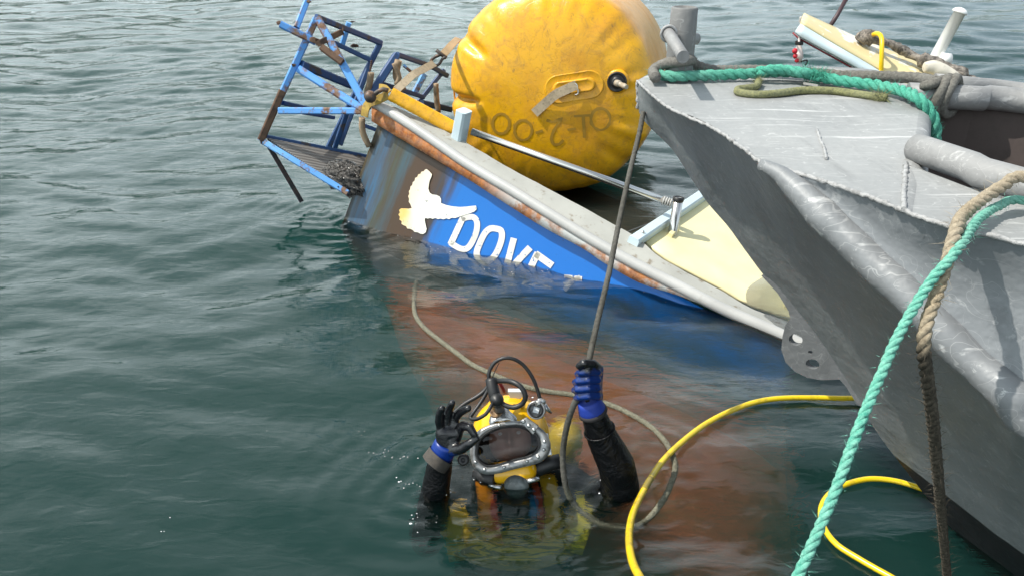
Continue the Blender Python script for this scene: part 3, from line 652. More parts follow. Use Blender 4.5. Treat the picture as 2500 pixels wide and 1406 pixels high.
uvl = shell.data.uv_layers.new(name='UVMap'); Mbi = Mb.inverted()
for lp in shell.data.loops:
    q = Mbi @ shell.data.vertices[lp.vertex_index].co; uvl.data[lp.index].uv = (q.x, .7 if -.2 < q.z < -.15 else (.5 if q.z > -.17 else .9))
bvh = BVHTree.FromPolygons([v.co for v in shell.data.vertices], [p.vertices for p in shell.data.polygons])
def BAG(px, py, off=.003):
    d = ray(px, py).normalized(); h, n, _, _ = bvh.ray_cast(EYE, d)
    if h is None: return PD(px, py, 4.9)
    if n.dot(d) > 0: n = -n
    return h + n * off
def q2(x, y): return (1000 + x / 2.811, y / 2.811)
# seam, patch, tab, valve, crayon marks
b = MB(); b.tube(spline([Mb @ Vector((.612 * math.cos(a), .6 * math.sin(a), -.235)) for a in [2 * math.pi * k / 60 for k in range(61)]], .05), .006, 6); b.build('seam', M_bag, bag)
def resamp(pts, k=10): return [p for p in spl2(pts, k)]
def stadium(cx, cy, hx, r, rot, n=14):
    o_ = [(hx + r * math.cos(R(-90 + 180 * i / n)), r * math.sin(R(-90 + 180 * i / n))) for i in range(n + 1)] + [(-hx + r * math.cos(R(90 + 180 * i / n)), r * math.sin(R(90 + 180 * i / n))) for i in range(n + 1)]
    c, s_ = math.cos(R(rot)), math.sin(R(rot)); return [(cx + x * c - y * s_, cy + x * s_ + y * c) for x, y in o_]
po = stadium(1402, 213, 38, 35, -9); pi_ = stadium(1402, 212, 36, 17, -9)
b = MB(); b.grid([[BAG(*p, .001) for p in po + po[:1]], [BAG(1402 + (p[0] - 1402) * .985, 213 + (p[1] - 213) * .97, .006) for p in po + po[:1]], [BAG(1402 + (p[0] - 1402) * .95, 213 + (p[1] - 213) * .92, .004) for p in po + po[:1]], [BAG(1402 + (p[0] - 1402) * .5, 213 + (p[1] - 213) * .5, .004) for p in po + po[:1]], [BAG(1402, 213, .004) for p in po + po[:1]]])
pa = b.build('handle_patch', M_bag, bag)
b = MB(); b.grid([[BAG(*p, .003) for p in pi_ + pi_[:1]], [BAG(1402 + (p[0] - 1402) * .95, 212 + (p[1] - 212) * .9, .016) for p in pi_ + pi_[:1]], [BAG(1402 + (p[0] - 1402) * .85, 212 + (p[1] - 212) * .7, .012) for p in pi_ + pi_[:1]], [BAG(1402, 212, .012) for p in pi_ + pi_[:1]]]); b.build('raised_pad', M_bag, pa)
M_web = worn('sun_bleached_webbing', (.42, .30, .17), (.26, .19, .11), 30, .5, .64, .8, .3)
M_webg = worn('beige_webbing', (.50, .40, .27), (.32, .25, .17), 60, .5, .62, .8, .3)
b = MB(); stroke = [(1408, 207), (1385, 217), (1360, 229), (1338, 247), (1306, 276)]
ds = spl2(stroke, 14); Lr = []
for i, p in enumerate(ds):
    t_ = Vector(ds[min(i + 1, len(ds) - 1)]) - Vector(ds[max(i - 1, 0)]); t_.normalize(); nn = Vector((-t_.y, t_.x)) * 11.5
    o_ = .022 + .012 * math.sin(i / len(ds) * 6); Lr.append((BAG(p[0] + nn.x, p[1] + nn.y, o_), BAG(p[0] - nn.x, p[1] - nn.y, o_)))
b.grid([[a_ for a_, _ in Lr], [c_ for _, c_ in Lr]], False); b.build('pull_tab', M_webg, pa, thick=.006)
b = MB(); b.tube(spline([BAG(*p, .024) for p in ((1399, 203), (1408, 205), (1412, 228), (1404, 231))], .01), .005, 8); b.build('tab_ring', M_steel, pa)
vc = BAG(1507, 200, .0); vn = axb
Mv = Matrix.Translation(vc) @ vn.to_track_quat('Z', 'Y').to_matrix().to_4x4()
b = MB(); b.lathe([(.068, -.01), (.066, .006), (.058, .012), (0, .012)], Mv, 28); va_ = b.build('valve_collar', M_bag, bag)
b = MB(); b.lathe([(.056, .0), (.056, .02), (.050, .028), (.046, .02), (.03, .022), (.028, .05), (.02, .052), (0, .052)], Mv, 28); b.build('valve_disc', M_black, va_)
b = MB(); nd = (vn + Vector((.75, 0, -.12))).normalized(); s0 = vc + vn * .045
b.tube([s0, s0 + nd * .03, s0 + nd * .031, s0 + nd * .07, s0 + nd * .071, s0 + nd * .1], [.019, .019, .014, .014, .016, .012], 14); b.build('inflation_nozzle', worn('dull_brass', (.42, .36, .28), (.2, .17, .14), 30, rough=.4), va_)
M_mark = mat('faded_marker', (.36, .20, .02), .45)
b = MB(); mk = lambda x, y: BAG(x, y, .0024)
for c in (oval(1310, 820, 66, 74), oval(780, 896, 60, 68), oval(628, 852, 58, 68)):
    mb_ = MB(); stroke_px(mb_, [q2(*p) for p in c], 6.5, mk, True, .25); mb_.build('crayon_mark', M_mark, bag)
for c in ([(1192, 800), (1196, 870), (1200, 948)], [(1085, 893), (1140, 884)], [(865, 914), (915, 898)], spl2([(940, 826), (985, 838), (1046, 818), (1012, 862), (982, 915), (974, 960), (992, 992), (1028, 990), (1056, 962)], 6)):
    mb_ = MB()
    if len(c) == 3: stroke_px(mb_, [q2(1128, 800), q2(1238, 793)], 6, mk, False, .2)
    stroke_px(mb_, [q2(*p) for p in c], 6.5, mk, False, .25); o = mb_.build('crayon_mark', M_mark, bag)
bag.location = cc - Vector((0, 0, .6)); settle(bag)

# ------------------------------------------------------------------ sling and yellow chafe sleeve
sl_ = empty('lifting_sling', PY(900, 258, 4.3)); tag(sl_, 'beige webbing sling with rusty shackles and a yellow chafe sleeve beside the bag', 'sling')
def strap(b, pts, wd, th=.006, nrm=(0, -1, .3)):
    pts = spline(pts, .02); n = Vector(nrm); L_, R_ = [], []
    for i, p in enumerate(pts):
        t_ = (pts[min(i + 1, len(pts) - 1)] - pts[max(i - 1, 0)]).normalized(); s_ = t_.cross(n).normalized() * wd / 2; L_.append(p + s_); R_.append(p - s_)
    b.grid([L_, R_], False)
q4b = lambda x, y: (850 + x / 4.394, 80 + y / 4.394)
b = MB(); mid0, mid1 = PY(954, 230, 4.28), PY(1108, 314, 4.22); rows = []
for k in range(25):
    f = k / 24; c_ = mid0.lerp(mid1, f); t_ = (mid1 - mid0).normalized(); s_ = t_.cross(Vector((0, -1, .3))).normalized(); n_ = s_.cross(t_).normalized()
    wd, th = .035 * (1 + .06 * mnoise.noise((k * .5, 1, 0))), .017 * (1 + .3 * mnoise.noise((k * .6, 5, 0)))
    rows.append([c_ + s_ * (wd * math.copysign(abs(math.cos(a)) ** .6, math.cos(a))) + n_ * (th * math.sin(a)) + n_ * .004 * mnoise.noise((k * .9, j, 0)) for j, a in enumerate([2 * math.pi * j / 16 for j in range(17)])])
b.grid(rows); b.ngon(rows[0][:-1]); b.ngon(rows[-1][:-1][::-1]); b.build('chafe_sleeve', M_bag, sl_)
b = MB(); strap(b, [PY(*q4b(520, 615), 4.3), PY(*q4b(600, 545), 4.40), PY(*q4b(700, 455), 4.52), PY(*q4b(800, 400), 4.64), PY(*q4b(920, 335), 4.78)], .042); b.build('webbing', M_webg, sl_, thick=.005)
b = MB(); strap(b, [PY(*q4b(440, 650), 4.29), PY(*q4b(400, 600), 4.31), PY(*q4b(340, 590), 4.33)], .035); strap(b, [PY(*q4b(430, 670), 4.28), PY(*q4b(330, 720), 4.3), PY(*q4b(225, 760), 4.31), PY(*q4b(190, 830), 4.30), PY(*q4b(180, 900), 4.30)], .045, nrm=(-.5, -1, .2)); b.build('webbing', worn('mustard_webbing', (.45, .30, .06), (.25, .17, .06), 40, .5, .62, .8, .3), sl_, thick=.008)
b = MB(); strap(b, [PY(*q4b(1000, 250), 4.80), PY(*q4b(1060, 190), 4.9), PY(*q4b(1120, 120), 5.05), PY(*q4b(1185, 60), 5.3)], .045); b.build('webbing', M_web, sl_, thick=.006)
M_shk = worn('rusty_black_steel', (.05, .04, .035), (.16, .08, .04), 30, .5, .62, .5)
b = MB(); b.tube(spline([PY(*q4b(x, y), 4.79) for x, y in ((985, 240), (930, 265), (893, 300), (905, 340), (950, 355), (985, 330), (1010, 285), (1050, 265))], .01), .009, 8); b.tube([PY(*q4b(945, 190), 4.8), PY(*q4b(1000, 235), 4.8), PY(*q4b(1055, 275), 4.8)], .011, 8); b.build('shackle', M_shk, sl_)
b = MB(); b.tube(spline([PY(*q4b(x, y), 4.27) for x, y in ((230, 690), (280, 665), (330, 630), (380, 612), (430, 625))], .01), .012, 8); c_ = PY(*q4b(235, 690), 4.26); b.lathe([(0, -.03), (.02, -.026), (.032, -.01), (.033, .01), (.02, .026), (0, .03)], Matrix.Translation(c_) @ Matrix.Rotation(R(60), 4, 'Y'), 12); b.build('shackle', M_shk, sl_)
settle(sl_)
# ------------------------------------------------------------------ the grey aluminium workboat
DZ = 1.12
wb = empty('grey_workboat'); tag(wb, 'scuffed bare aluminium workboat with its bow over the wreck', 'workboat')
def alu(name, base, scr=.5, rough=.5, metal=.25):
    m = mat(name, base, rough, metal)
    a, ar = noise_f(m, 1.6, 6, .6, None, .3, .72); st = coords(m, (3, 26, 26), (0, 0, R(-38))); b_, br = noise_f(m, 1.3, 6, .75, st, .63, .74, .6)
    st2 = coords(m, (1.6, 34, 30), (0, 0, R(-22))); s2, _ = noise_f(m, 1., 4, .65, st2, .60, .69); f, fr_ = noise_f(m, 42, 6, .7, None, .35, .7)
    d, _ = noise_f(m, 7, 7, .75, None, .62, .7)
    c = mixc(m, a, tuple(x * .84 for x in base), tuple(min(1, x * 1.12) for x in base)); c = mixc(m, math_n(m, 'MULTIPLY', f, .18), c, tuple(x * .6 for x in base))
    c = mixc(m, math_n(m, 'MULTIPLY', d, .35), c, tuple(x * .45 for x in base))
    sk, _ = noise_f(m, 1., 5, .7, coords(m, (14, 2.2, 2.2), (0, R(40), R(45))), .54, .70); c = mixc(m, math_n(m, 'MULTIPLY', sk, .38), c, tuple(x * .5 for x in base))
    cs = math_n(m, 'MAXIMUM', creases(m, 4.5, .005, .5, 2, coords(m, (1, 3, 3), (0, 0, R(-40)))), creases(m, 7., .004, .7, 1, coords(m, (1.2, 2.6, 2.6), (.4, .2, R(-15))))); c = mixc(m, math_n(m, 'MULTIPLY', cs, .10 + .24 * scr), c, (.70, .70, .69))
    c = mixc(m, math_n(m, 'MULTIPLY', b_, scr), c, (.82, .82, .80)); c = mixc(m, math_n(m, 'MULTIPLY', s2, scr * .8), c, (.78, .78, .77)); setc(m, c)
    bump(m, ar, .6, .05, bump(m, fr_, .12, .004)); setr(m, a, rough - .08, rough + .12); return m
M_deckal = alu('scratched_alloy_deck', (.295, .30, .30), .6, .58, .1); M_hull = alu('dull_alloy_hull', (.185, .20, .205), .10, .5, .1); M_top = alu('scuffed_alloy_topside', (.235, .25, .265), .22, .5, .1)
M_pipe = alu('alloy_pipe', (.25, .25, .25), .3, .58, .1); M_weld = worn('rough_weld', (.38, .38, .38), (.20, .20, .20), 55, .5, .62, .45, 1.)
M_rail = alu('battered_rub_rail', (.23, .24, .25), .55, .55, .2)
dk = lambda x, y, up=0.: PZ(x, y, DZ + up)
tip = dk(1556, 197)
ax2 = Vector((.70, -.714, 0)).normalized(); nx2 = Vector((-ax2.y, ax2.x, 0)); 
if nx2.y > 0: nx2 = -nx2              # towards the near side
near_s = [tip, dk(1602, 238), dk(1640, 265), dk(1740, 310), dk(1800, 350), dk(1858, 394), dk(1960, 424), dk(2100, 470), dk(2300, 545), dk(2500, 592)]
e_ = near_s[-1]; near_s += [e_ + ax2 * .5 + Vector((0, 0, 0)), e_ + ax2 * 1.2 - nx2 * .05, e_ + ax2 * 2.2 - nx2 * .15]
far_s = [tip, dk(1590, 181), dk(1650, 174), dk(1760, 172), dk(1900, 172), dk(2050, 176), dk(2140, 190), dk(2250, 214)]
f_ = far_s[-1]; far_s += [dk(2500, 252), dk(2500, 252) + ax2 * .8, dk(2500, 252) + ax2 * 2.4]
ns = end_pts(160, near_s)
# lower hull: upper edge runs along the bow edge, then down the chine tube; lower edge is the stem and keel line
def CH(x, y, k): q = PZ(x, y, DZ); return q
tube_px = [(1858, 402, 1.86), (1905, 428, 1.81), (1961, 477, 1.76), (2058, 572, 1.67), (2137, 650, 1.60), (2195, 700, 1.55), (2280, 788, 1.48), (2388, 892, 1.40), (2468, 972, 1.34), (2540, 1045, 1.3)]
tubeP = [PY(x, y, Yq) for x, y, Yq in tube_px]
te = tubeP[-1]; tubeP += [te + ax2 * .35 + Vector((0, 0, -.03)), te + ax2 * 1.6 - nx2 * .05 + Vector((0, 0, -.06))]
STEM = [(1556, 202), (1558, 267), (1575, 300), (1597, 322), (1644, 369), (1679, 424), (1726, 494), (1777, 553), (1816, 607), (1863, 670), (1904, 714), (1950, 770), (2011, 850), (2097, 983), (2151, 1069), (2237, 1180), (2280, 1236), (2414, 1406)]
stemP = [PP(x, y, tip, nx2) for x, y in STEM]
k_ = stemP[-1]; stemP += [k_ + ax2 * .25 + Vector((0, 0, -.15)), k_ + ax2 * .9 + Vector((0, 0, -.28)), k_ + ax2 * 1.7 + Vector((0, 0, -.3))]
upE = [n for n in near_s[:6]] + tubeP[1:]
def bylen(pts, n, w=None):
    sp = spline(pts, .01); return [sp[int(i * (len(sp) - 1) / (n - 1))] for i in range(n)]
NU = 110
ue2 = bylen(upE, NU); se = bylen(stemP, NU)
rows = []
for k in range(25):
    f = k / 24; row = []
    for i in range(NU):
        p = ue2[i].lerp(se[i], f); hollow = math.sin(math.pi * f) * .035 * min(1, i / 30)
        row.append(p - nx2 * hollow + nx2 * (.012 * mnoise.noise((i * .07, f * 3, 7)) * min(1, i / 12) * math.sin(math.pi * f)))
    rows.append(row)
b = MB(); b.grid(rows)
# mirrored far side keeps the boat whole from the other side
far_rows = []
for k in range(0, 25, 3):
    f = k / 24; row = []
    fe = bylen(far_s, NU)
    for i in range(0, NU): row.append((fe[i] + Vector((0, 0, -.1 * f))).lerp(se[i], f) + (-nx2) * .10 * math.sin(math.pi * f))
    far_rows.append(row)
b.grid(far_rows)
gp = N(M_hull, 'ShaderNodeNewGeometry'); gz = N(M_hull, 'ShaderNodeSeparateXYZ'); LK(M_hull, gp.outputs['Position'], gz.inputs[0])
gr_ = N(M_hull, 'ShaderNodeMapRange'); gr_.inputs['From Min'].default_value = .152; gr_.inputs['From Max'].default_value = .147; LK(M_hull, gz.outputs['Z'], gr_.inputs['Value'])
setc(M_hull, mixc(M_hull, gr_.outputs['Result'], bsdf(M_hull).inputs['Base Color'].links[0].from_socket, (.006, .007, .009)))      # black antifouling up to the float line
o = b.build('hull', M_hull, wb)
hb2 = BVHTree.FromObject(o, bpy.context.evaluated_depsgraph_get())
def HULL(px, py, off=.004):
    d = ray(px, py).normalized(); h, n, _, _ = hb2.ray_cast(EYE, d)
    if h is None: return None
    if n.dot(d) > 0: n = -n
    return h + n * off
# topside panel between gunwale edge and chine tube
ts = bylen(near_s[5:], 70); tt = bylen(tubeP, 70)
b = MB(); rows = [[(a_ + Vector((0, 0, -.006))).lerp(c_, k / 10) - nx2 * (.02 * math.sin(math.pi * k / 10) * min(1, i / 12)) + nx2 * .006 * mnoise.noise((i * .12, k * .3, 3)) for i, (a_, c_) in enumerate(zip(ts, tt))] for k in range(11)]
b.grid(rows); b.build('topside_panel', M_top, wb)
# deck with a rounded inboard end
nd_ = bylen(near_s[:9] , 60); bulk = [dk(2246, 216), dk(2247, 243), dk(2243, 300), dk(2236, 350), dk(2226, 398), dk(2216, 450), dk(2210, 516)]
dn = bylen(near_s[:8] + [dk(2212, 512)], 60); df = bylen(far_s[:8], 60)
b = MB(); rows = [[n_.lerp(f2, k / 14) + Vector((0, 0, .006 * mnoise.noise((n_.lerp(f2, k / 14).x * 5, n_.lerp(f2, k / 14).y * 5, 2)))) for n_, f2 in zip(dn, df)] for k in range(15)]
b.grid(rows)
edge = [r_[-1] for r_ in rows]
rows2 = [edge]
edge2 = [e__.lerp(edge[-1], max(0, .14 - .14 * i / 5)) for i, e__ in enumerate(edge)]
for a in (20, 45, 70, 90): rows2.append([p + ax2 * (.045 * math.sin(R(a))) + Vector((0, 0, -.045 * (1 - math.cos(R(a))))) for p in edge])
rows2.append([p + ax2 * .045 + Vector((0, 0, -.36)) for p in edge2]); b.grid(rows2)
fdk = b.build('bow_deck', M_deckal, wb)
# weld beads
def bead(pts, r, name='weld_bead', mt=None):
    sp = spline(pts, .006); b = MB(); sp = [p + Vector((mnoise.noise((i * .5, 0, r * 99)), mnoise.noise((i * .5, 4, r * 99)), mnoise.noise((i * .5, 8, r * 99)))) * r * .45 for i, p in enumerate(sp)]
    b.tube(sp, [r * (.8 + .5 * mnoise.noise((i * .37, 1, 1))) for i in range(len(sp))], 8, wob=.12); return b.build(name, mt or M_weld, wb)
bead([p + Vector((0, 0, -.003)) for p in near_s[:6]], .0062); bead([p + Vector((0, 0, -.003)) for p in near_s[5:]], .0066)
bead([PP(x, y, tip, nx2) for x, y in STEM[:2]], .007)
bead([dk(2212, 400, .001), dk(2208, 460, .001), dk(2206, 512, .001)], .007)
sp = spline([dk(1995, 318, .001), dk(2003, 342, .001), dk(2013, 366, .001), dk(2018, 388, .001)], .01)
bead(sp[::2], .0045, 'deck_gouge')
# chine tube
b = MB(); tp3 = spline(tubeP, .02); n3 = len(tp3)
tp3 = [p + Vector((mnoise.noise((i * .17, 0, 0)), mnoise.noise((i * .17, 5, 0)), mnoise.noise((i * .17, 9, 0)))) * .006 for i, p in enumerate(tp3)]
b.tube(tp3, [.037 * (min(1, .35 + i / 14)) * (1 + .09 * mnoise.noise((i * .3, 3, 3))) for i in range(n3)], 22, wob=.015); b.build('rub_rail', M_rail, wb)
# stem bar with towing eyes
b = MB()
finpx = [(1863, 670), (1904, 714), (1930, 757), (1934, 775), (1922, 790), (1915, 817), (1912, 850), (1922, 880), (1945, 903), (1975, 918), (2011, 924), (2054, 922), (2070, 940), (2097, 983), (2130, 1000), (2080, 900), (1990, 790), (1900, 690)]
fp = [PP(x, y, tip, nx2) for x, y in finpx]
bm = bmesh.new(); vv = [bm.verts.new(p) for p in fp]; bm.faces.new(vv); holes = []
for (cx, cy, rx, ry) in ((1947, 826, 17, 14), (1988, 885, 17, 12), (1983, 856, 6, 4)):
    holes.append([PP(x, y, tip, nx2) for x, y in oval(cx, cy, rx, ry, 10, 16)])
bm.free()
# plate with holes: triangulate outline + holes
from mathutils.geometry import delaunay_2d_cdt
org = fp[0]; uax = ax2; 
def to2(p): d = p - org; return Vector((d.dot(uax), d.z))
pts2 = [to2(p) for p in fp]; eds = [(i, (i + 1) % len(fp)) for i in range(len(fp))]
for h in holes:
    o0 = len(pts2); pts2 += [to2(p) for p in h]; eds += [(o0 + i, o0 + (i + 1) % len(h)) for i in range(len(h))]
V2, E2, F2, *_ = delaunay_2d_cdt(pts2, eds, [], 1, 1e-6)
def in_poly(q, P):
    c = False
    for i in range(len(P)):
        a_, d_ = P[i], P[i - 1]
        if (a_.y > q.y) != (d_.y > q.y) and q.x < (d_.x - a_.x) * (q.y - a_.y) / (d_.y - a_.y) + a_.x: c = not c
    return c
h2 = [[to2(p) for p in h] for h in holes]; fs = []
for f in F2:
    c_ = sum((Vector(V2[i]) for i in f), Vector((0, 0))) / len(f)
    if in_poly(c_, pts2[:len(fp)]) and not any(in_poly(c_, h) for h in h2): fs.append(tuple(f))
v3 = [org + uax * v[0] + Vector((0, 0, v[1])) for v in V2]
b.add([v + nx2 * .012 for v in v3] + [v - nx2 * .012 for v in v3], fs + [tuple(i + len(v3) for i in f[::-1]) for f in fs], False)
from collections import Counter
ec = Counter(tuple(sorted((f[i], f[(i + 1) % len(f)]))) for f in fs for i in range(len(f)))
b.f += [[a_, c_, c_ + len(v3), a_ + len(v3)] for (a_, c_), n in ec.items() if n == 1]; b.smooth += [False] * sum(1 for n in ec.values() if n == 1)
b.build('towing_eye_plate', alu('shade_darkened_alloy_plate', (.12, .125, .13), .1, .55, .1), wb)  # alloy darkened: the plate's shade is put into its base colour
# gunwales aft of the deck, pipes, cockpit
b = MB(); i0 = [dk(2212, 400), dk(2350, 452), dk(2500, 500)]; i1 = i0[-1]; i0 += [i1 + ax2 * .6, i1 + ax2 * 2.2 - nx2 * .12]
gi, go = bylen(i0, 40), bylen([dk(2212, 512), dk(2300, 545), dk(2500, 592)] + near_s[10:], 40)
b.grid([[a_.lerp(c_, k / 4) + Vector((0, 0, -.002)) for a_, c_ in zip(go, gi)] for k in range(5)]); b.grid([gi, [p + Vector((0, 0, -.33)) for p in gi]]); b.build('gunwale', M_deckal, wb)
b = MB(); q0 = dk(2238, 362, .02); pts = [q0, dk(2370, 408, .03), dk(2500, 452, .03)]; pts += [pts[-1] + ax2 * .6, pts[-1] + ax2 * 2.2 - nx2 * .12]; b.tube(spline(pts, .05), .034, 18); b.build('gunwale_pipe', M_pipe, wb)
b = MB(); pts = [dk(2215, 232, .02), dk(2300, 236, .02), dk(2400, 242, .02), dk(2500, 248, .02)]; pts += [pts[-1] + ax2 * .8, pts[-1] + ax2 * 2.4]; b.tube(spline(pts, .05), .036, 18); b.build('gunwale_pipe', M_pipe, wb)
b = MB(); pts = [dk(2280, 200, .03), dk(2400, 212, .02), dk(2500, 224, .01)]; pts += [pts[-1] + ax2 * .8, pts[-1] + ax2 * 2.4]; b.tube(spline(pts, .05), .026, 14); b.build('gunwale_pipe', M_pipe, wb)
M_in = worn('shadow_toned_cockpit', (.085, .065, .06), (.05, .04, .035), 6, .5, .65, .75)  # dark tone carries the cockpit's shadow in its colour
b = MB(); fi = bylen([dk(2246, 240), dk(2500, 262), dk(2500, 262) + ax2 * .8, dk(2500, 262) + ax2 * 2.4], 30)
b.grid([fi, [p + Vector((0, 0, -.36)) for p in fi]], False); b.grid([[p + Vector((0, 0, -.33)) for p in bylen(gi, 30)], [p + Vector((0, 0, -.36)) for p in fi]], False); b.build('cockpit_lining', M_in, wb, thick=.01)
b = MB(); hs = [dk(2020, 176), dk(2060, 174), dk(2100, 174), dk(2140, 182)]
rows = [[dk(1985 + 19 * k, 178 + 1.2 * k, .026 * math.sin(math.pi * k / 10) ** .8 + .002) + nx2 * (-.02 + .03 * j) for k in range(11)] for j in range(3)]; b.grid(rows); b.build('bow_fairing', M_pipe, wb, thick=.02)
b = MB(); p = dk(1968, 205, .006); b.box(p, p + ax2 * .05, p + ax2 * .05 + nx2 * .02, p + nx2 * .02, (0, 0, .008)); b.build('deck_plate', M_steel, wb)
# stern
b = MB(); b.ngon([near_s[-1], far_s[-1], se[-1] - nx2 * .3, se[-1], upE[-1]]); b.build('transom', M_hull, wb, thick=.02)
# bollard with its cross bar
bb = dk(1655, 196); bt_d = Vector((.008, 0, 1))
Mbo = Matrix.Translation(bb) @ bt_d.to_track_quat('Z', 'Y').to_matrix().to_4x4()
dB = (bb - EYE).length; top_h = PY(1659, 18, bb.y).z - DZ
b = MB(); b.lathe([(.046, -.01), (.045, top_h * .5), (.043, top_h - .004), (.040, top_h), (.034, top_h + .001), (.033, top_h - .01), (0, top_h - .01)], Mbo, 28); bo = b.build('bollard', alu('dull_bollard_alloy', (.17, .17, .168), .25, .6, .1), wb)
cb = bb + Vector((0, 0, top_h * .57)); p_a = PY(1632, 82, bb.y - .04); p_b = PY(1668, 140, bb.y - .30)
b = MB(); b.tube([p_a, p_b], .019, 16); dd = Vector((.19, .06, -.02)); b.tube([PY(1655, 92, bb.y), PY(1700, 96, bb.y + .06)], .019, 16); b.build('cross_bar', M_pipe, bo)
b = MB(); b.tube(spline([p_a + (p_b - p_a) * .02 + Vector((.024 * math.cos(t_), 0, .024 * math.sin(t_))) for t_ in [k * math.pi / 6 for k in range(13)]], .01), .005, 6); b.build('weld_ring', M_weld, bo)
wb.location = stemP[17]; settle(wb)
# ------------------------------------------------------------------ ropes and hoses
def rope_mat(name, col, dark, fuzz=90, rough=.85, wet=None):
    m = mat(name, col, rough, 0, .25)
    a, ar = noise_f(m, fuzz, 6, .75, None, .36, .66); g, _ = noise_f(m, 5, 4, .6, None, .35, .7)
    c = mixc(m, a, dark, col); c = mixc(m, math_n(m, 'MULTIPLY', g, .35), c, tuple(.5 * x + .2 for x in col))
    if wet:
        p = N(m, 'ShaderNodeNewGeometry'); s_ = N(m, 'ShaderNodeSeparateXYZ'); LK(m, p.outputs['Position'], s_.inputs[0])
        mr = N(m, 'ShaderNodeMapRange'); mr.inputs['From Min'].default_value = wet[0]; mr.inputs['From Max'].default_value = wet[1]; LK(m, s_.outputs['Z'], mr.inputs['Value'])
        c = mixc(m, mr.outputs['Result'], mixc(m, a, wet[2], wet[3]), c)
    setc(m, c); bump(m, ar, .9, .006); return m
def strands(pts, r, pitch, n=3, seg=9, tightness=1., taper=None):
    """laid rope: n strands wound round the line"""
    P = spline(pts, min(.012, r * .6)); m = len(P); b = MB()
    T = [(P[min(i + 1, m - 1)] - P[max(i - 1, 0)]).normalized() for i in range(m)]; u = T[0].orthogonal().normalized(); U = []
    for t in T: u = (u - t * u.dot(t)).normalized(); U.append(u.copy())
    ln = 0.; A = [0.]
    for i in range(1, m): ln += (P[i] - P[i - 1]).length; A.append(ln)
    rr = (lambda i: r) if taper is None else (lambda i: r * (taper[0] + (taper[1] - taper[0]) * A[i] / ln))
    for k in range(n):
        c = []
        for i in range(m):
            a = 2 * math.pi * (A[i] / pitch + k / n); v = T[i].cross(U[i]); c.append(P[i] + Vector((rng.gauss(0, 1), rng.gauss(0, 1), rng.gauss(0, 1))) * r * .03 + (U[i] * math.cos(a) + v * math.sin(a)) * rr(i) * .52 * tightness)
        b.tube(c, [rr(i) * .56 * (1 + .12 * mnoise.noise((i * .05, k * 9, 3))) for i in range(m)], seg, wob=.05)
    return b, P
def braid(pts, r, taper=None):
    P = spline(pts, .0065); m = len(P); b = MB(); n = 14; ln = 0.
    T = [(P[min(i + 1, m - 1)] - P[max(i - 1, 0)]).normalized() for i in range(m)]; u = T[0].orthogonal().normalized(); vs = []
    for i in range(m):
        if i: ln += (P[i] - P[i - 1]).length
        u = (u - T[i] * u.dot(T[i])).normalized(); v = T[i].cross(u); q = r * (1 if taper is None else taper[0] + (taper[1] - taper[0]) * i / (m - 1))
        for k in range(n):
            a = 2 * math.pi * k / n; h = math.sin(4 * a + ln / r * 2.6) * math.sin(4 * a - ln / r * 2.6); vs.append(P[i] + (u * math.cos(a) + v * math.sin(a)) * q * (1 + .11 * h))
    b.add(vs, [(i * n + k, i * n + (k + 1) % n, (i + 1) * n + (k + 1) % n, (i + 1) * n + k) for i in range(m - 1) for k in range(n)] + [tuple(range(n))[::-1], tuple(range((m - 1) * n, m * n))])
    return b, P
def fuzz(b, P, r, count, ln=.018, w_=.0006, lo=0, hi=1):
    """loose fibres standing off the rope"""
    for _ in range(count):
        i = int(rng.uniform(lo, hi) * (len(P) - 1)); d = Vector((rng.gauss(0, 1), rng.gauss(0, 1), rng.gauss(0, 1))).normalized(); c = P[i] + d * r * .8
        e = Vector((rng.gauss(0, 1), rng.gauss(0, 1), rng.gauss(0, 1))).normalized(); tipf = c + (d + e * .8) * ln * rng.uniform(.3, 1); s = d.cross(e).normalized() * w_
        b.add([c - s, c + s, tipf], [(0, 1, 2)], False)
M_green = rope_mat('green_laid_rope', (.10, .46, .33), (.03, .24, .17), 110); M_green2 = rope_mat('sun_faded_green_rope', (.24, .57, .45), (.05, .33, .24), 110)
M_grey = rope_mat('grey_braided_rope', (.20, .19, .165), (.07, .065, .055), 120); M_dkrope = rope_mat('dark_grey_rope', (.115, .11, .09), (.035, .034, .028), 120)
M_beige = rope_mat('beige_laid_rope', (.46, .38, .26), (.20, .155, .10), 100, wet=(.98, 1.02, (.035, .03, .022), (.12, .10, .075)))
M_yg = rope_mat('yellow_green_braid', (.30, .30, .12), (.10, .105, .055), 130)

# green line along the deck
pts = [dk(1596, 176, .02), dk(1612, 184, .022), dk(1650, 187, .024), dk(1700, 186, .024), dk(1760, 184, .024), dk(1850, 180, .026), dk(1900, 176, .03), dk(1960, 180, .03), dk(2010, 190, .026), dk(2060, 199, .024), dk(2130, 208, .024), dk(2200, 222, .03)]
e0 = dk(2240, 240, .03); pts += [e0, PY(2266, 268, e0.y - .02), PY(2282, 305, e0.y - .03), PY(2284, 348, e0.y - .03)]
b, P = strands(pts, .0172, .105); fuzz(b, P, .021, 700, .022, .0007); o = tag(b.build('mooring_rope', M_green), 'green mooring rope laid along the bow deck with a fuzzy frayed splice', 'rope', 'mooring ropes')
b = MB(); sp_ = P[int(len(P) * .30):int(len(P) * .52)]
c_ = dk(1985, 186, .028)
for _ in range(900):
    d = Vector((rng.gauss(0, 1), rng.gauss(0, 1), abs(rng.gauss(0, .8)) - .2)).normalized(); q = c_ + ax2 * rng.uniform(-.04, .045) + d * rng.uniform(.005, .022); e = Vector((rng.gauss(0, 1), rng.gauss(0, 1), rng.gauss(0, 1))).normalized()
    s = d.cross(e).normalized() * .0009; b.add([q - s, q + s, q + (d + e) * rng.uniform(.008, .024)], [(0, 1, 2)], False)
b.build('frayed_tuft', M_green, o)
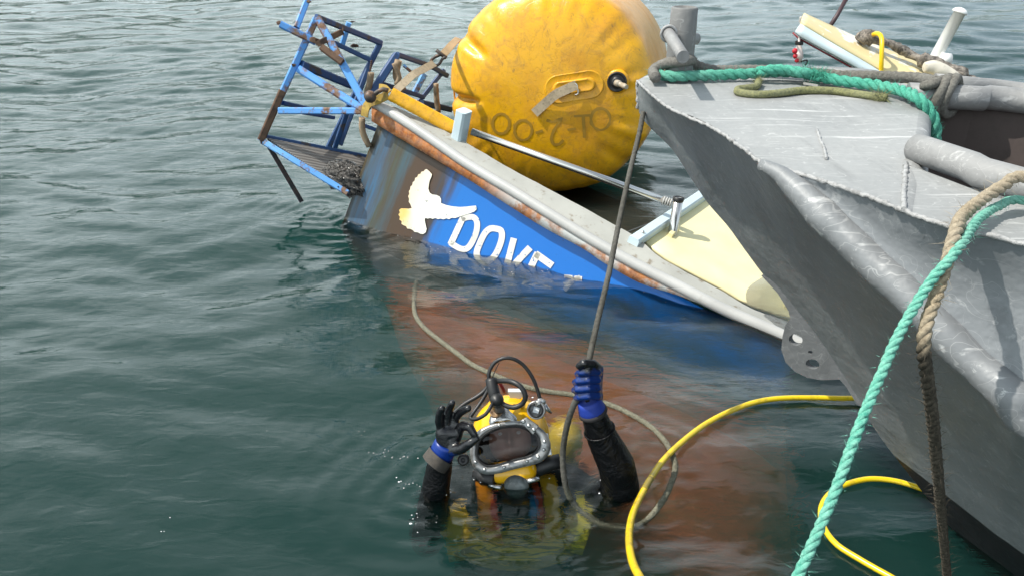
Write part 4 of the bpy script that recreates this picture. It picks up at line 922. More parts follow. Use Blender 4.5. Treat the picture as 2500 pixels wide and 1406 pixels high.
b, P = strands([dk(1850, 177, .036), dk(1880, 172, .044), dk(1920, 172, .044), dk(1955, 178, .040), dk(1985, 184, .03)], .017, .09); b.build('splice_tuck', M_green, o)
# grey line from bollard to the pipe
bq = bb
ring = [bq + Vector((.062 * math.cos(a), .062 * math.sin(a), .03 + .008 * a / 3)) for a in [R(20 + 20 * k) for k in range(26)]]
pts = [dk(1600, 190, .03), dk(1596, 172, .035), PY(1625, 156, bb.y - .02), PY(1665, 150, bb.y - .06), PY(1688, 148, bb.y - .02)] + [PY(1690, 156, bb.y + .05), dk(1740, 172, .02), dk(1840, 172, .02), dk(1960, 178, .024), dk(2060, 186, .03), dk(2150, 188, .04), dk(2240, 192, .045), dk(2285, 200, .05)]
b, P = braid(pts, .0175); fuzz(b, P, .018, 200, .01, .0004); gr = tag(b.build('bollard_rope', M_grey), 'grey braided rope turned round the bollard and knotted to the far pipe', 'rope', 'mooring ropes')
kc = dk(2300, 212, .045)
for j, (dx, s) in enumerate(((0, 0), (.05, .4))):
    cen = dk(2305 + j * 18, 236, .02); loop = [cen + ax2 * (.004 * math.sin(a * 2)) + (Vector((0, 0, 1)) * math.cos(a) + nx2 * math.sin(a)) * .053 for a in [2 * math.pi * k / 20 + s for k in range(21)]]
    b, P = braid(loop, .015); b.build('hitch', M_grey, gr)
b, P = braid([dk(2255, 212, .05), dk(2275, 206, .062), dk(2300, 197, .066), dk(2312, 196, .06), dk(2305, 206, .045), dk(2280, 214, .05)], .015); b.build('knot', M_grey, gr)
# loose yellowish end on the deck
pts = [dk(1852, 200, .014), dk(1846, 212, .012), dk(1822, 216, .012), dk(1802, 219, .012), dk(1806, 227, .012), dk(1850, 232, .012), dk(1900, 229, .012), dk(1960, 222, .012), dk(2030, 223, .012), dk(2080, 229, .012), dk(2130, 236, .012), dk(2165, 240, .013)]
b, P = braid(pts, .0115); fuzz(b, P, .011, 350, .012, .0005); fuzz(b, P, .012, 350, .03, .0007, .95, 1); fuzz(b, P, .012, 160, .022, .0007, 0, .03)
tag(b.build('rope_offcut', M_yg), 'short yellow-green braided rope end with frayed tips on the grey deck', 'rope')
# green and beige lines over the near gunwale
def at(x, y, d): return PD(x, y, d)
e1 = dk(2500, 490, .022)
pts = [e1 + ax2 * .42 - nx2 * .34 + Vector((0, 0, -.26)), e1 + ax2 * .30 - nx2 * .16 + Vector((0, 0, .02)), e1 + ax2 * .16 - nx2 * .02, e1, dk(2440, 503, .022), dk(2398, 528, .024), dk(2376, 552, .022), at(2352, 590, 1.455), at(2322, 630, 1.43), at(2270, 690, 1.42), at(2200, 806, 1.40), at(2146, 925, 1.37), at(2098, 1040, 1.34), at(2042, 1190, 1.31), at(1990, 1312, 1.29), at(1940, 1424, 1.27), at(1880, 1560, 1.24)]
b, P = strands(pts, .0088, .054); fuzz(b, P, .018, 900, .012, .0004); tag(b.build('mooring_rope', M_green2), 'pale green laid rope slanting down across the grey hull', 'rope', 'mooring ropes')
e2 = dk(2500, 432, .075)
pts = [e2 + ax2 * .40 - nx2 * .26 + Vector((0, 0, -.31)), e2 + ax2 * .26 - nx2 * .12 + Vector((0, 0, -.02)), e2 + ax2 * .12, e2, dk(2448, 455, .06), dk(2392, 492, .04), dk(2350, 528, .03), at(2336, 556, 1.475), at(2322, 605, 1.45), at(2305, 665, 1.44), at(2286, 720, 1.43), at(2262, 790, 1.41), at(2255, 850, 1.41), at(2262, 910, 1.44), at(2274, 1000, 1.52), at(2284, 1100, 1.63), at(2296, 1230, 1.82), at(2306, 1340, 2.02), at(2314, 1430, 2.2), at(2318, 1500, 2.4)]
b, P = strands(pts, .0118, .058, taper=(1.08, .86)); fuzz(b, P, .019, 1300, .02, .0005); tag(b.build('mooring_rope', M_beige), 'hairy beige laid rope crossing the green one, its hanging end dark and wet', 'rope', 'mooring ropes')

# the line the diver holds
hand_y = 2.03
pts = [PP(1566, 285, tip, nx2) + Vector((.0, -.03, .02)), PY(1560, 330, 2.66), PY(1538, 420, 2.56), PY(1512, 540, 2.44), PY(1486, 670, 2.29), PY(1462, 770, 2.17), PY(1444, 850, 2.07), PY(1438, 885, hand_y), PY(1434, 930, hand_y), PY(1420, 962, hand_y), PY(1402, 985, hand_y), PY(1384, 1040, hand_y), PY(1374, 1110, 2.03), PY(1380, 1180, 2.0), PW(1398, 1225, -.015), PW(1430, 1262, -.05), PW(1475, 1285, -.05), PW(1530, 1290, -.03), PW(1570, 1276, -.012), PW(1605, 1240, 0), PW(1632, 1195, .004), PW(1648, 1145, .004), PW(1640, 1105, .004), PW(1618, 1070, .004), PW(1580, 1035, .004), PW(1530, 1006, .004), PW(1478, 984, .004), PW(1400, 964, .004), PW(1340, 956, .004), PW(1270, 940, .004), PW(1195, 910, .004), PW(1150, 888, .004), PW(1110, 858, .004), PW(1070, 828, .004), PW(1036, 800, .004), PW(1016, 772, .004), PW(1011, 745, -.004), PW(1013, 718, -.04), PW(1018, 700, -.12)]
M_hand = rope_mat('wet_grey_rope', (.10, .095, .078), (.03, .028, .022), 120, .75, wet=(.02, .06, (.09, .085, .06), (.24, .23, .17)))
for n_ in M_hand.node_tree.nodes:
    if n_.type == 'MAP_RANGE' and abs(n_.inputs['From Min'].default_value - .02) < 1e-6: pass
b, P = braid(pts, .0088, (1.0, 1.22)); fuzz(b, P, .013, 250, .008, .0004)
tag(b.build('hand_line', M_hand), 'grey rope running from the bow to the diver and looping across the water', 'rope')
# yellow hoses
M_hose = mat('wet_yellow_hose', (.72, .50, .01), .28, 0, .6); a_, ar_ = noise_f(M_hose, 18, 6, .75, None, .50, .68); setc(M_hose, mixc(M_hose, a_, (.74, .52, .01), (.36, .26, .03)))
pts = [PW(2200, 962, .03), PW(2085, 971, .02), PW(1980, 970, .016), PW(1900, 972, .016), PW(1840, 982, .016), PW(1780, 1004, .016), PW(1720, 1036, .018), PW(1665, 1078, .02), PZ(1620, 1122, .05), PZ(1588, 1168, .08), PZ(1562, 1215, .12), PZ(1543, 1260, .17), PZ(1536, 1310, .23), PZ(1542, 1362, .30), PZ(1562, 1408, .37), PZ(1610, 1480, .46)]
b = MB(); sp = spline(pts, .015); b.tube(sp, .0098, 14); hz = tag(b.build('diving_hose', M_hose), 'yellow hose arcing over the water past the diver, with a dull olive band standing in for its dip underwater', 'hose', 'yellow hoses')
i0 = min(range(len(sp)), key=lambda i: (sp[i] - PZ(1578, 1185, .09)).length); b = MB(); b.tube(sp[i0 - 3:i0 + 4], .0104, 14); b.build('dip_band', mat('olive_dip_tint', (.28, .21, .03), .4), hz)  # added collar, its olive colour imitates water lying over the hose
pts = [PW(2300, 1210, .01), PW(2245, 1190, .012), PW(2185, 1173, .012), PW(2125, 1168, .012), PW(2075, 1178, .012), PW(2035, 1196, .012), PW(2010, 1225, .012), PW(2004, 1258, .008), PW(2016, 1295, .012), PW(2045, 1330, .012), PW(2095, 1362, .012), PW(2140, 1388, .012), PW(2190, 1416, .012), PW(2260, 1460, .012)]
b = MB(); b.tube(spline(pts, .015), .0088, 12); tag(b.build('diving_hose', M_hose), 'thin yellow hose curling on the water behind the slanting green rope', 'hose', 'yellow hoses')
pts = [CO(1140, 740, 5.5), CO(1145, 600, 5.5), CO(1150, 450, 5.52), CO(1150, 350, 5.56), CO(1130, 300, 5.6), CO(1090, 285, 5.64), CO(1050, 300, 5.72)]
b = MB(); b.tube(spline(pts, .02), .0145, 12); tag(b.build('hose_hoop', mat('bright_yellow_hose', (.80, .52, .005), .35)), 'bright yellow hose hooped over the cream coaming', 'hose', 'yellow hoses')
# ------------------------------------------------------------------ the diver
dv_ = empty('person', (0, 2.2, -.9)); tag(dv_, 'diver in black suit and yellow helmet signing OK and gripping a rope', 'person')
def capsule(b, a, c, ra, rb, n=14):
    a, c = Vector(a), Vector(c); L_ = (c - a).length; pr = []
    for k in range(5): t = R(-90 + 90 * k / 4); pr.append((max(0, ra * math.cos(t)), ra * math.sin(t)))
    for k in range(5): t = R(90 * k / 4); pr.append((max(0, rb * math.cos(t)), L_ + rb * math.sin(t)))
    b.lathe(pr, Matrix.Translation(a) @ (c - a).to_track_quat('Z', 'Y').to_matrix().to_4x4(), n)
def chain(b, pts, rs):
    for i in range(len(pts) - 1): capsule(b, pts[i], pts[i + 1], rs[i], rs[i + 1])
def fused(b, name, mt, parent, vox, smooth=6):
    o = b.build(name, mt, parent); md = o.modifiers.new('fuse', 'REMESH'); md.mode = 'VOXEL'; md.voxel_size = vox; md.use_smooth_shade = True
    if smooth: ms_ = o.modifiers.new('soften', 'SMOOTH'); ms_.iterations = smooth; ms_.factor = .5
    return o
M_suit = mat('wet_black_suit', (.004, .004, .005), .36, 0, .2); _, q_ = noise_f(M_suit, 14, 5, .6, None, dist=1.); q2_, qr2 = noise_f(M_suit, 90, 3, .5); nb_ = bump(M_suit, q_, .6, .025); bump(M_suit, qr2, .15, .003, nb_)
elR, wrR = PY(1516, 1188, 2.04), PY(1443, 995, 2.03)
elL, wrL = Vector((-.275, 2.03, -.20)), PY(1078, 1104, 2.03)
b = MB()
capsule(b, (-.10, 2.27, -.24), (.10, 2.27, -.24), .135, .135); capsule(b, (-.09, 2.28, -.45), (.09, 2.28, -.45), .125, .125); capsule(b, (-.08, 2.29, -.68), (.08, 2.29, -.68), .115, .115); capsule(b, (-.09, 2.29, -.9), (.09, 2.29, -.9), .13, .13)
for a_, c_ in (((-.10, 2.27, -.24), (-.09, 2.28, -.45)), ((.10, 2.27, -.24), (.09, 2.28, -.45)), ((-.09, 2.28, -.45), (-.08, 2.29, -.9)), ((.09, 2.28, -.45), (.08, 2.29, -.9))): capsule(b, a_, c_, .128, .12)
capsule(b, (0, 2.27, -.2), (0, 2.25, -.02), .10, .085); capsule(b, (0, 2.27, -.04), (0, 2.26, .08), .08, .085)
chain(b, [(.1, 2.26, -.15), (.2, 2.25, -.17), (.29, 2.12, -.13), elR], [.085, .08, .064, .060]); chain(b, [elR, elR.lerp(wrR, .3) + Vector((.012, -.006, 0)), elR.lerp(wrR, .65), wrR], [.060, .059, .049, .036])
chain(b, [(-.1, 2.26, -.15), (-.2, 2.24, -.17), (-.26, 2.13, -.21), elL], [.085, .08, .064, .055]); chain(b, [elL, elL.lerp(wrL, .4), wrL], [.055, .050, .038])
for s in (-1, 1): chain(b, [(s * .1, 2.29, -.95), (s * .12, 2.22, -1.4), (s * .13, 2.38, -1.85)], [.105, .075, .055]); capsule(b, (s * .13, 2.38, -1.85), (s * .15, 2.2, -1.95), .045, .03)
o = fused(b, 'body', M_suit, dv_, .011)
# sleeve seam
b = MB(); c_ = wrR.lerp(elR, .27); dr_ = (elR - wrR).normalized(); u_ = dr_.orthogonal().normalized(); v_ = dr_.cross(u_)
b.tube(spline([c_ + (u_ * math.cos(a) + v_ * math.sin(a)) * .0465 for a in [2 * math.pi * k / 24 for k in range(25)]], .01), .003, 6); b.build('sleeve_seam', M_suit, dv_)

# gloves
def glove_mat(name, hi, lo_, axis_, lo, hi2, inv=False):
    m = mat(name, (.01, .03, .35), .22, 0, .6); g = coords(m, src='Generated'); s = N(m, 'ShaderNodeSeparateXYZ'); LK(m, g, s.inputs[0])
    n1, n1r = noise_f(m, 30, 5, .6, None, .3, .7); f = N(m, 'ShaderNodeMapRange'); f.inputs['From Min'].default_value = lo; f.inputs['From Max'].default_value = hi2
    LK(m, math_n(m, 'ADD', s.outputs[axis_], math_n(m, 'MULTIPLY', math_n(m, 'SUBTRACT', n1r, .5), .22)), f.inputs['Value']); n3, _ = noise_f(m, 24, 5, .7, None, .56, .68); setc(m, mixc(m, math_n(m, 'MAXIMUM', f.outputs[0], math_n(m, 'MULTIPLY', n3, .85)), lo_, hi)); bump(m, n1r, .7, .006); return m
blk, blu = (.007, .007, .009), (.002, .024, .16)
M_gR = glove_mat('blue_rubber_glove', blk, blu, 'Z', .80, .88); M_gL = glove_mat('black_dipped_glove', blk, blu, 'Z', .16, .24)
b = MB(); H = lambda x, y, Y: PY(x, y, Y)
capsule(b, H(1456, 912, 2.055), H(1452, 965, 2.05), .020, .022); capsule(b, H(1452, 965, 2.05), H(1443, 1000, 2.035), .026, .030); capsule(b, H(1440, 930, 2.07), H(1438, 972, 2.06), .020, .022)
for k, (y, dx) in enumerate(((908, 6), (928, 0), (948, -2), (967, 3))):
    pts = [H(1462, y + 3, 2.05), H(1458, y - 1, 2.008), H(1436, y - 1, 1.992), H(1412 + dx, y + 2, 2.005), H(1404 + dx, y + 4, 2.035), H(1416 + dx, y + 4, 2.05)]
    chain(b, pts, [.0122, .0122, .0113, .0108, .0098, .0085])
chain(b, [H(1458, 930, 2.05), H(1462, 900, 2.035), H(1448, 888, 2.01), H(1426, 886, 1.998), H(1414, 893, 2.005)], [.017, .0145, .0135, .0125, .0105])
gR = fused(b, 'glove', M_gR, dv_, .0032, 3); gR['label'] = 'blue wet glove closed round the rope'
b = MB(); cR = PY(1443, 993, 2.033); dR = (elR - wrR).normalized(); u_ = dR.orthogonal().normalized(); v_ = dR.cross(u_)
b.tube([cR - dR * .03, cR - dR * .015, cR, cR + dR * .012, cR + dR * .016], [.034, .037, .0395, .0415, .040], 22); b.build('glove_cuff', mat('blue_knit', (.012, .04, .30), .6), gR)
b = MB(); b.tube([cR + dR * .010, cR + dR * .022, cR + dR * .026], [.0425, .0445, .041], 22); b.build('suit_cuff', mat('dark_knit', (.02, .018, .02), .8), dv_)
b = MB()
capsule(b, H(1092, 1092, 2.03), H(1082, 1056, 2.03), .034, .024); capsule(b, H(1092, 1092, 2.03), H(1112, 1062, 2.03), .034, .022); capsule(b, H(1082, 1056, 2.03), H(1115, 1056, 2.03), .022, .020)
chain(b, [H(1078, 1050, 2.035), H(1072, 1028, 2.03), H(1074, 1008, 2.025), H(1079, 996, 2.02)], [.0145, .0135, .0125, .0105])
chain(b, [H(1090, 1046, 2.04), H(1092, 1018, 2.045), H(1097, 998, 2.045), H(1104, 983, 2.04)], [.0145, .0135, .0125, .0105])
chain(b, [H(1106, 1046, 2.04), H(1112, 1020, 2.05), H(1124, 1005, 2.04), H(1143, 996, 2.02)], [.0150, .0140, .0130, .0110])
chain(b, [H(1116, 1056, 2.035), H(1130, 1038, 2.02), H(1147, 1042, 1.995), H(1158, 1060, 1.985)], [.0150, .0140, .0130, .0110])
chain(b, [H(1104, 1098, 2.01), H(1128, 1094, 1.99), H(1146, 1082, 1.98), H(1163, 1070, 1.982)], [.020, .0165, .0140, .0110])
gL = fused(b, 'glove', M_gL, dv_, .0032, 3); gL['label'] = 'black wet glove making the OK sign'
dL = (wrL - elL).normalized(); c0_ = PY(1078, 1108, 2.03); h0 = PY(1088, 1086, 2.03); dh = (h0 - c0_).normalized()
b = MB(); b.tube([c0_ - dh * .004, c0_ + dh * .012, h0, h0 + dh * .012], [.0385, .0385, .0375, .036], 22); b.build('blue_band', mat('blue_glove_wrist', (.002, .026, .2), .35), gL)
b = MB(); cb_ = PY(1068, 1122, 2.02); da = (PY(1082, 1104, 2.03) - cb_).normalized(); pr = []
for k in range(13): pr += [(.0415, -.018 + .003 * k), (.044, -.0165 + .003 * k)]
b.lathe(pr, Matrix.Translation(cb_) @ da.to_track_quat('Z', 'Y').to_matrix().to_4x4(), 26); b.build('knit_cuff', worn('grey_ribbed_knit', (.075, .065, .055), (.05, .045, .04), 50, .4, .6, .8, .4), gL)

# helmet
hm = empty('diving_helmet'); hm.parent = dv_
HC = PY(1247, 1066, 2.22); F_ = Vector((-.05, -.87, .49)).normalized(); X_ = F_.cross(Vector((0, 0, 1))).normalized() * -1
if X_.x < 0: X_ = -X_
roll = R(6); U_ = X_.cross(F_) 
if U_.z < 0: U_ = -U_
X_, U_ = (X_ * math.cos(roll) + U_ * math.sin(roll)), (U_ * math.cos(roll) - X_ * math.sin(roll))
def HL(x, u, f): return HC + X_ * x + U_ * u + F_ * f
M_yel = mat('glossy_yellow_shell', (.80, .42, .004), .16, 0, .6); a_, ar_ = noise_f(M_yel, 26, 6, .7, None, .62, .7); setc(M_yel, mixc(M_yel, a_, (.80, .42, .004), (.55, .28, .02)))
M_chr = worn('worn_chrome', (.62, .62, .62), (.30, .28, .25), 34, .5, .66, .26, .15); bsdf(M_chr).inputs['Metallic'].default_value = .85
M_gun = worn('grey_bronze_ring', (.34, .34, .34), (.16, .15, .14), 40, .5, .65, .34, .2); bsdf(M_gun).inputs['Metallic'].default_value = .6
b = MB(); rows = []
for i in range(33):
    th = math.pi * i / 32; row = []
    for j in range(49):
        ph = 2 * math.pi * j / 48; x, u, f = math.sin(th) * math.cos(ph), math.cos(th), math.sin(th) * math.sin(ph)
        rr = 1.0; x2 = x * .128; u2 = u * (.135 if u > 0 else .125); f2 = f * (.120 if f > 0 else .135); row.append(HL(x2, u2 + .004, f2))
    rows.append(row)
b.grid(rows)
def lens_hole(f):
    c = sum((Vector(b.v[i]) for i in f), Vector()) / len(f) - HC; x, u, f2 = c.dot(X_), c.dot(U_), c.dot(F_); return f2 > .02 and (x / .104) ** 2 + ((u + .01) / .066) ** 2 < 1
b.f = [f for f in b.f if not lens_hole(f)]; b.smooth = [True] * len(b.f); b.build('helmet_shell', M_yel, hm)
b = MB()
for off in (-.042, .042):
    b.tube([HL(off * (1 + .2 * math.sin(a)), .0045 + .1355 * math.sin(a) * math.sqrt(1 - (off / .14) ** 2), -.135 * math.cos(a) * .95 if math.cos(a) > 0 else -.119 * math.cos(a) * .95) for a in [R(20 + 6 * k) for k in range(20)]], .0045, 6)
b.build('shell_rib', mat('ochre_rib_line', (.50, .25, .004), .25), hm)  # ribs in a darker ochre than the shell
RF = HL(0, 0, .112)
def RP(px, py, off=0.): return PP(px, py, RF + F_ * off, F_)
outp = [(1147, 1098), (1152, 1072), (1168, 1050), (1196, 1036), (1230, 1029), (1268, 1027), (1304, 1035), (1330, 1053), (1344, 1080), (1340, 1107), (1322, 1126), (1290, 1137), (1254, 1145), (1216, 1155), (1182, 1157), (1158, 1142), (1149, 1120)]
inn = [(1165, 1097), (1168, 1080), (1180, 1064), (1202, 1050), (1230, 1042), (1262, 1040), (1290, 1047), (1309, 1062), (1316, 1082), (1309, 1100), (1290, 1112), (1262, 1119), (1230, 1128), (1204, 1135), (1184, 1134), (1171, 1124), (1165, 1110)]
def loop(pts, n=96):
    P = [Vector((x, y, 0)) for x, y in pts]; m = len(P); o_ = []
    for i in range(m):
        a_, b_, c_, d_ = P[i - 1], P[i], P[(i + 1) % m], P[(i + 2) % m]
        for k in range(6): t = k / 6; q = .5 * ((2 * b_) + (c_ - a_) * t + (2 * a_ - 5 * b_ + 4 * c_ - d_) * t * t + (3 * b_ - 3 * c_ + d_ - a_) * t ** 3); o_.append((q.x, q.y))
    return o_ + o_[:1]
oo, ii = loop(outp), loop(inn); mid = [((a[0] * .5 + c[0] * .5), (a[1] * .5 + c[1] * .5)) for a, c in zip(oo, ii)]
def scl(pts, k): cx, cy = 1246, 1092; return [(cx + (x - cx) * k, cy + (y - cy) * k) for x, y in pts]
b = MB(); b.grid([[RP(*p, -.07) for p in scl(oo, .93)], [RP(*p, -.03) for p in scl(oo, .99)], [RP(*p, .004) for p in oo], [RP(*p, .014) for p in scl(oo, .985)], [RP(*p, .016) for p in mid], [RP(*p, .013) for p in scl(ii, 1.03)], [RP(*p, .004) for p in ii], [RP(*p, -.03) for p in ii]]); ring_ = b.build('faceplate_ring', M_gun, hm)
b = MB(); b.grid([[RP(*p, .010) for p in scl(ii, 1.05)], [RP(*p, .018) for p in scl(ii, 1.03)], [RP(*p, .008) for p in scl(ii, .97)], [RP(*p, 0) for p in scl(ii, .97)]]); b.build('rubber_gasket', M_black, ring_)
gm = bpy.data.materials.new('smoked_faceplate'); gm.use_nodes = True; gt = gm.node_tree; gt.nodes.clear(); go_ = gt.nodes.new('ShaderNodeOutputMaterial')
g1_ = gt.nodes.new('ShaderNodeBsdfTransparent'); g1_.inputs[0].default_value = (.56, .54, .54, 1); g2_ = gt.nodes.new('ShaderNodeBsdfGlossy'); g2_.inputs['Roughness'].default_value = .03; g3_ = gt.nodes.new('ShaderNodeFresnel'); g3_.inputs[0].default_value = 1.45; g4_ = gt.nodes.new('ShaderNodeMixShader')
LK(gm, g3_.outputs[0], g4_.inputs[0]); LK(gm, g1_.outputs[0], g4_.inputs[1]); LK(gm, g2_.outputs[0], g4_.inputs[2]); LK(gm, g4_.outputs[0], go_.inputs[0])
b = MB(); b.grid([[RP(*p, .005 + .010 * (1 - k * k)) for p in scl(ii, max(k, .001))] for k in (0, .25, .5, .7, .85, .93, .99)]); b.build('faceplate', gm, hm)
b = MB(); b.grid([[RP(*p, -.002) for p in scl(ii, .99)], [RP(*p, -.06) for p in scl(ii, .9)], [RP(*p, -.075) for p in scl(ii, .4)], [RP(*p, -.075) for p in scl(ii, .01)]]); b.build('mask_liner', M_black, hm)
# face seen dimly behind the glass
M_skin = mat('skin', (.42, .24, .18), .5); b = MB(); rows = []
fc = RF + F_ * -.07 + U_ * .008
for i in range(31):
    row = []
    for j in range(37):
        u, x = -1 + 2 * i / 30, -1 + 2 * j / 36; q = max(0, 1 - x * x * .9 - u * u * .5) ** .5; f = .052 * q
        f += .022 * math.exp(-((x / .13) ** 2)) * math.exp(-(((u + .18) / .22) ** 2)) + .010 * math.exp(-((x / .10) ** 2)) * math.exp(-(((u - .12) / .2) ** 2))
        f += .007 * math.exp(-(((abs(x) - .38) / .22) ** 2)) * math.exp(-(((u - .36) / .09) ** 2)) - .012 * math.exp(-(((abs(x) - .38) / .17) ** 2)) * math.exp(-(((u - .16) / .12) ** 2))
        f += .007 * math.exp(-((x / .3) ** 2)) * math.exp(-(((u + .58) / .06) ** 2)) + .006 * math.exp(-((x / .28) ** 2)) * math.exp(-(((u + .70) / .06) ** 2))
        row.append(fc + X_ * x * .076 + U_ * u * .075 + F_ * (f - .02))
    rows.append(row)
b.grid(rows); fa = b.build('face', M_skin, dv_)
for s in (-1, 1):
    b = MB(); b.lathe([(0, .010), (.006, .0085), (.010, .004), (.011, 0)], Matrix.Translation(fc + X_ * s * .029 + U_ * .012 + F_ * .012) @ F_.to_track_quat('Z', 'Y').to_matrix().to_4x4(), 12); b.build('eye', mat('eye_white', (.6, .58, .55), .2), fa)
# screws, hinge plate, latches
sm_ = None
for k in (4, 22, 38, 47, 52, 58, 64, 74, 84, 92):
    p = RP(*mid[k], .015)
    if sm_ is None:
        b = MB(); b.lathe([(0, .005), (.0045, .0045), (.006, .002), (.006, -.002)], Matrix.Translation(p) @ F_.to_track_quat('Z', 'Y').to_matrix().to_4x4(), 10); sm_ = b.build('screw', M_chr, ring_); p0_ = p
    else:
        c_ = sm_.copy(); COL.objects.link(c_); c_.location = p - p0_
b = MB(); hq = [(1268, 1026), (1286, 1017), (1316, 1038), (1302, 1060)]; b.box(*[RP(x, y, .012) for x, y in hq], F_ * .014); hp = b.build('hinge_plate', M_gun, ring_, bev=.003)
for x, y in ((1278, 1028), (1291, 1038), (1304, 1048)): b = MB(); b.lathe([(0, .006), (.006, .005), (.0075, .002), (.0075, -.002)], Matrix.Translation(RP(x, y, .026)) @ F_.to_track_quat('Z', 'Y').to_matrix().to_4x4(), 10); c_ = b.build('screw', M_chr, ring_)
b = MB(); b.beam(RP(1332, 1058, -.03), RP(1342, 1110, -.02), .016, .02, F_); b.build('side_latch', M_chr, hm)
# crown fittings
from mathutils.bvhtree import BVHTree as _B
shl = [o for o in hm.children if o.name.startswith('helmet_shell')][0]; hbv = _B.FromPolygons([v.co for v in shl.data.vertices], [p.vertices for p in shl.data.polygons])
def HS(px, py, off=.003):
    d = ray(px, py).normalized(); h, n, _, _ = hbv.ray_cast(EYE, d)
    if h is None: return PY(px, py, HC.y - .02)
    if n.dot(d) > 0: n = -n
    return h + n * off
b = MB(); tri = [(1196, 1036), (1205, 1000), (1210, 985), (1228, 982), (1244, 1004), (1262, 1022), (1252, 1034), (1222, 1038)]
cx_, cy_ = 1226, 1016; lp_ = loop(tri); b.grid([[HS(*p, .0) for p in lp_]] + [[HS(cx_ + (x - cx_) * k, cy_ + (y - cy_) * k, .010) for x, y in lp_] for k in (.95, .6, .3, .01)]); b.build('crown_plate', M_chr, hm)
b = MB(); md_ = HS(1214, 1009, .010); b.lathe([(.021, -.006), (.021, .004), (.018, .006), (.016, .003), (0, .0045)], Matrix.Translation(md_) @ (F_ * .8 + U_ * .5).normalized().to_track_quat('Z', 'Y').to_matrix().to_4x4(), 24); b.build('bronze_medallion', worn('bronze', (.30, .19, .10), (.12, .07, .04), 60, .45, .6, .4, .8), hm)
for q in ([(1240, 956), (1272, 956), (1276, 972), (1246, 974)], [(1180, 974), (1164, 996), (1158, 1010), (1172, 990)]):
    b = MB(); P4_ = [PY(x, y, 2.25) for x, y in q]; b.box(*P4_, Vector((0, .02, .0))); b.build('crown_bracket', mat('pale_grey_plate', (.48, .50, .52), .4), hm)
b = MB(); b.tube(spline([HS(1214, 990, -.02), PY(1213, 982, 2.12), PY(1208, 966, 2.125), PY(1203, 946, 2.14), PY(1199, 925, 2.16)], .008), [.021 - .0125 * k / 17 for k in range(60)][:len(spline([HS(1214, 990, -.02), PY(1213, 982, 2.12), PY(1208, 966, 2.125), PY(1203, 946, 2.14), PY(1199, 925, 2.16)], .008))] if 0 else .0185, 16); b.lathe([(0, .02), (.017, .016), (.021, .004), (.021, -.014), (.016, -.022)], Matrix.Translation(PY(1213, 976, 2.10)) @ F_.to_track_quat('Z', 'Y').to_matrix().to_4x4(), 18); b.build('hose_boot', M_black, hm)
def hose(pts, r, name='air_hose', mt=None):
    b = MB(); b.tube(spline([PY(x, y, Yq) for x, y, Yq in pts], .01), r, 10); return b.build(name, mt or M_black, hm)
hose([(1198, 940, 2.17), (1193, 922, 2.18), (1196, 902, 2.19), (1208, 884, 2.2), (1228, 874, 2.2), (1252, 875, 2.2), (1276, 889, 2.2), (1296, 914, 2.19), (1309, 942, 2.18), (1318, 972, 2.17)], .0062)
hose([(1206, 932, 2.17), (1224, 929, 2.14), (1250, 931, 2.11), (1272, 944, 2.09), (1283, 965, 2.08), (1276, 984, 2.08), (1254, 994, 2.08), (1232, 988, 2.09), (1222, 980, 2.10)], .0080)
hose([(1196, 934, 2.17), (1184, 952, 2.16), (1164, 968, 2.15), (1136, 984, 2.14), (1112, 1004, 2.12), (1096, 1020, 2.1)], .0068)
hose([(1198, 938, 2.17), (1188, 958, 2.14), (1172, 984, 2.11), (1156, 1006, 2.09), (1148, 1020, 2.08), (1162, 1023, 2.06), (1186, 1010, 2.06), (1198, 992, 2.07), (1204, 982, 2.09)], .0058)
hose([(1219, 932, 2.2), (1226, 944, 2.2), (1232, 958, 2.21)], .0055, 'red_line', mat('red_rubber', (.35, .02, .02), .4))
hose([(1201, 924, 2.18), (1210, 902, 2.19), (1219, 884, 2.2)], .0015, 'thin_wire')
# side valve with lamp
vcx = PY(1309, 1000, 2.13); b = MB(); Mv = Matrix.Translation(vcx) @ (F_ * .9 + X_ * -.1).normalized().to_track_quat('Z', 'Y').to_matrix().to_4x4()
b.lathe([(.016, -.05), (.028, -.03), (.030, 0), (.027, .008), (.023, .004), (.021, -.004), (0, -.004)], Mv, 24); sv = b.build('helmet_lamp', M_gun, hm)
b = MB(); b.lathe([(.0225, .006), (.0225, .0095), (.0185, .0095), (.0185, .002)], Mv, 24); b.build('lamp_rim', M_black, sv)
b = MB(); b.lathe([(.013, .001), (0, .001)], Mv @ Matrix.Rotation(R(35), 4, 'Z'), 4); b.build('lamp_lens', mat('pale_lens', (.62, .64, .66), .15), sv)
b = MB(); b.tube([PY(1318, 985, 2.15), PY(1318, 972, 2.16)], [.012, .008], 10); b.tube([PY(1326, 988, 2.16), PY(1338, 1000, 2.16), PY(1346, 1008, 2.16)], [.012, .007, .003], 8); b.tube([PY(1308, 985, 2.13), PY(1328, 980, 2.15)], .009, 10); b.build('lamp_fitting', M_chr, sv)
b = MB(); kq = PY(1131, 1122, 2.02); b.lathe([(.016, -.03), (.018, 0), (.015, .006), (.006, .006), (.005, .003), (0, .003)], Matrix.Translation(kq) @ F_.to_track_quat('Z', 'Y').to_matrix().to_4x4(), 20); kn = b.build('side_knob', M_black, hm)
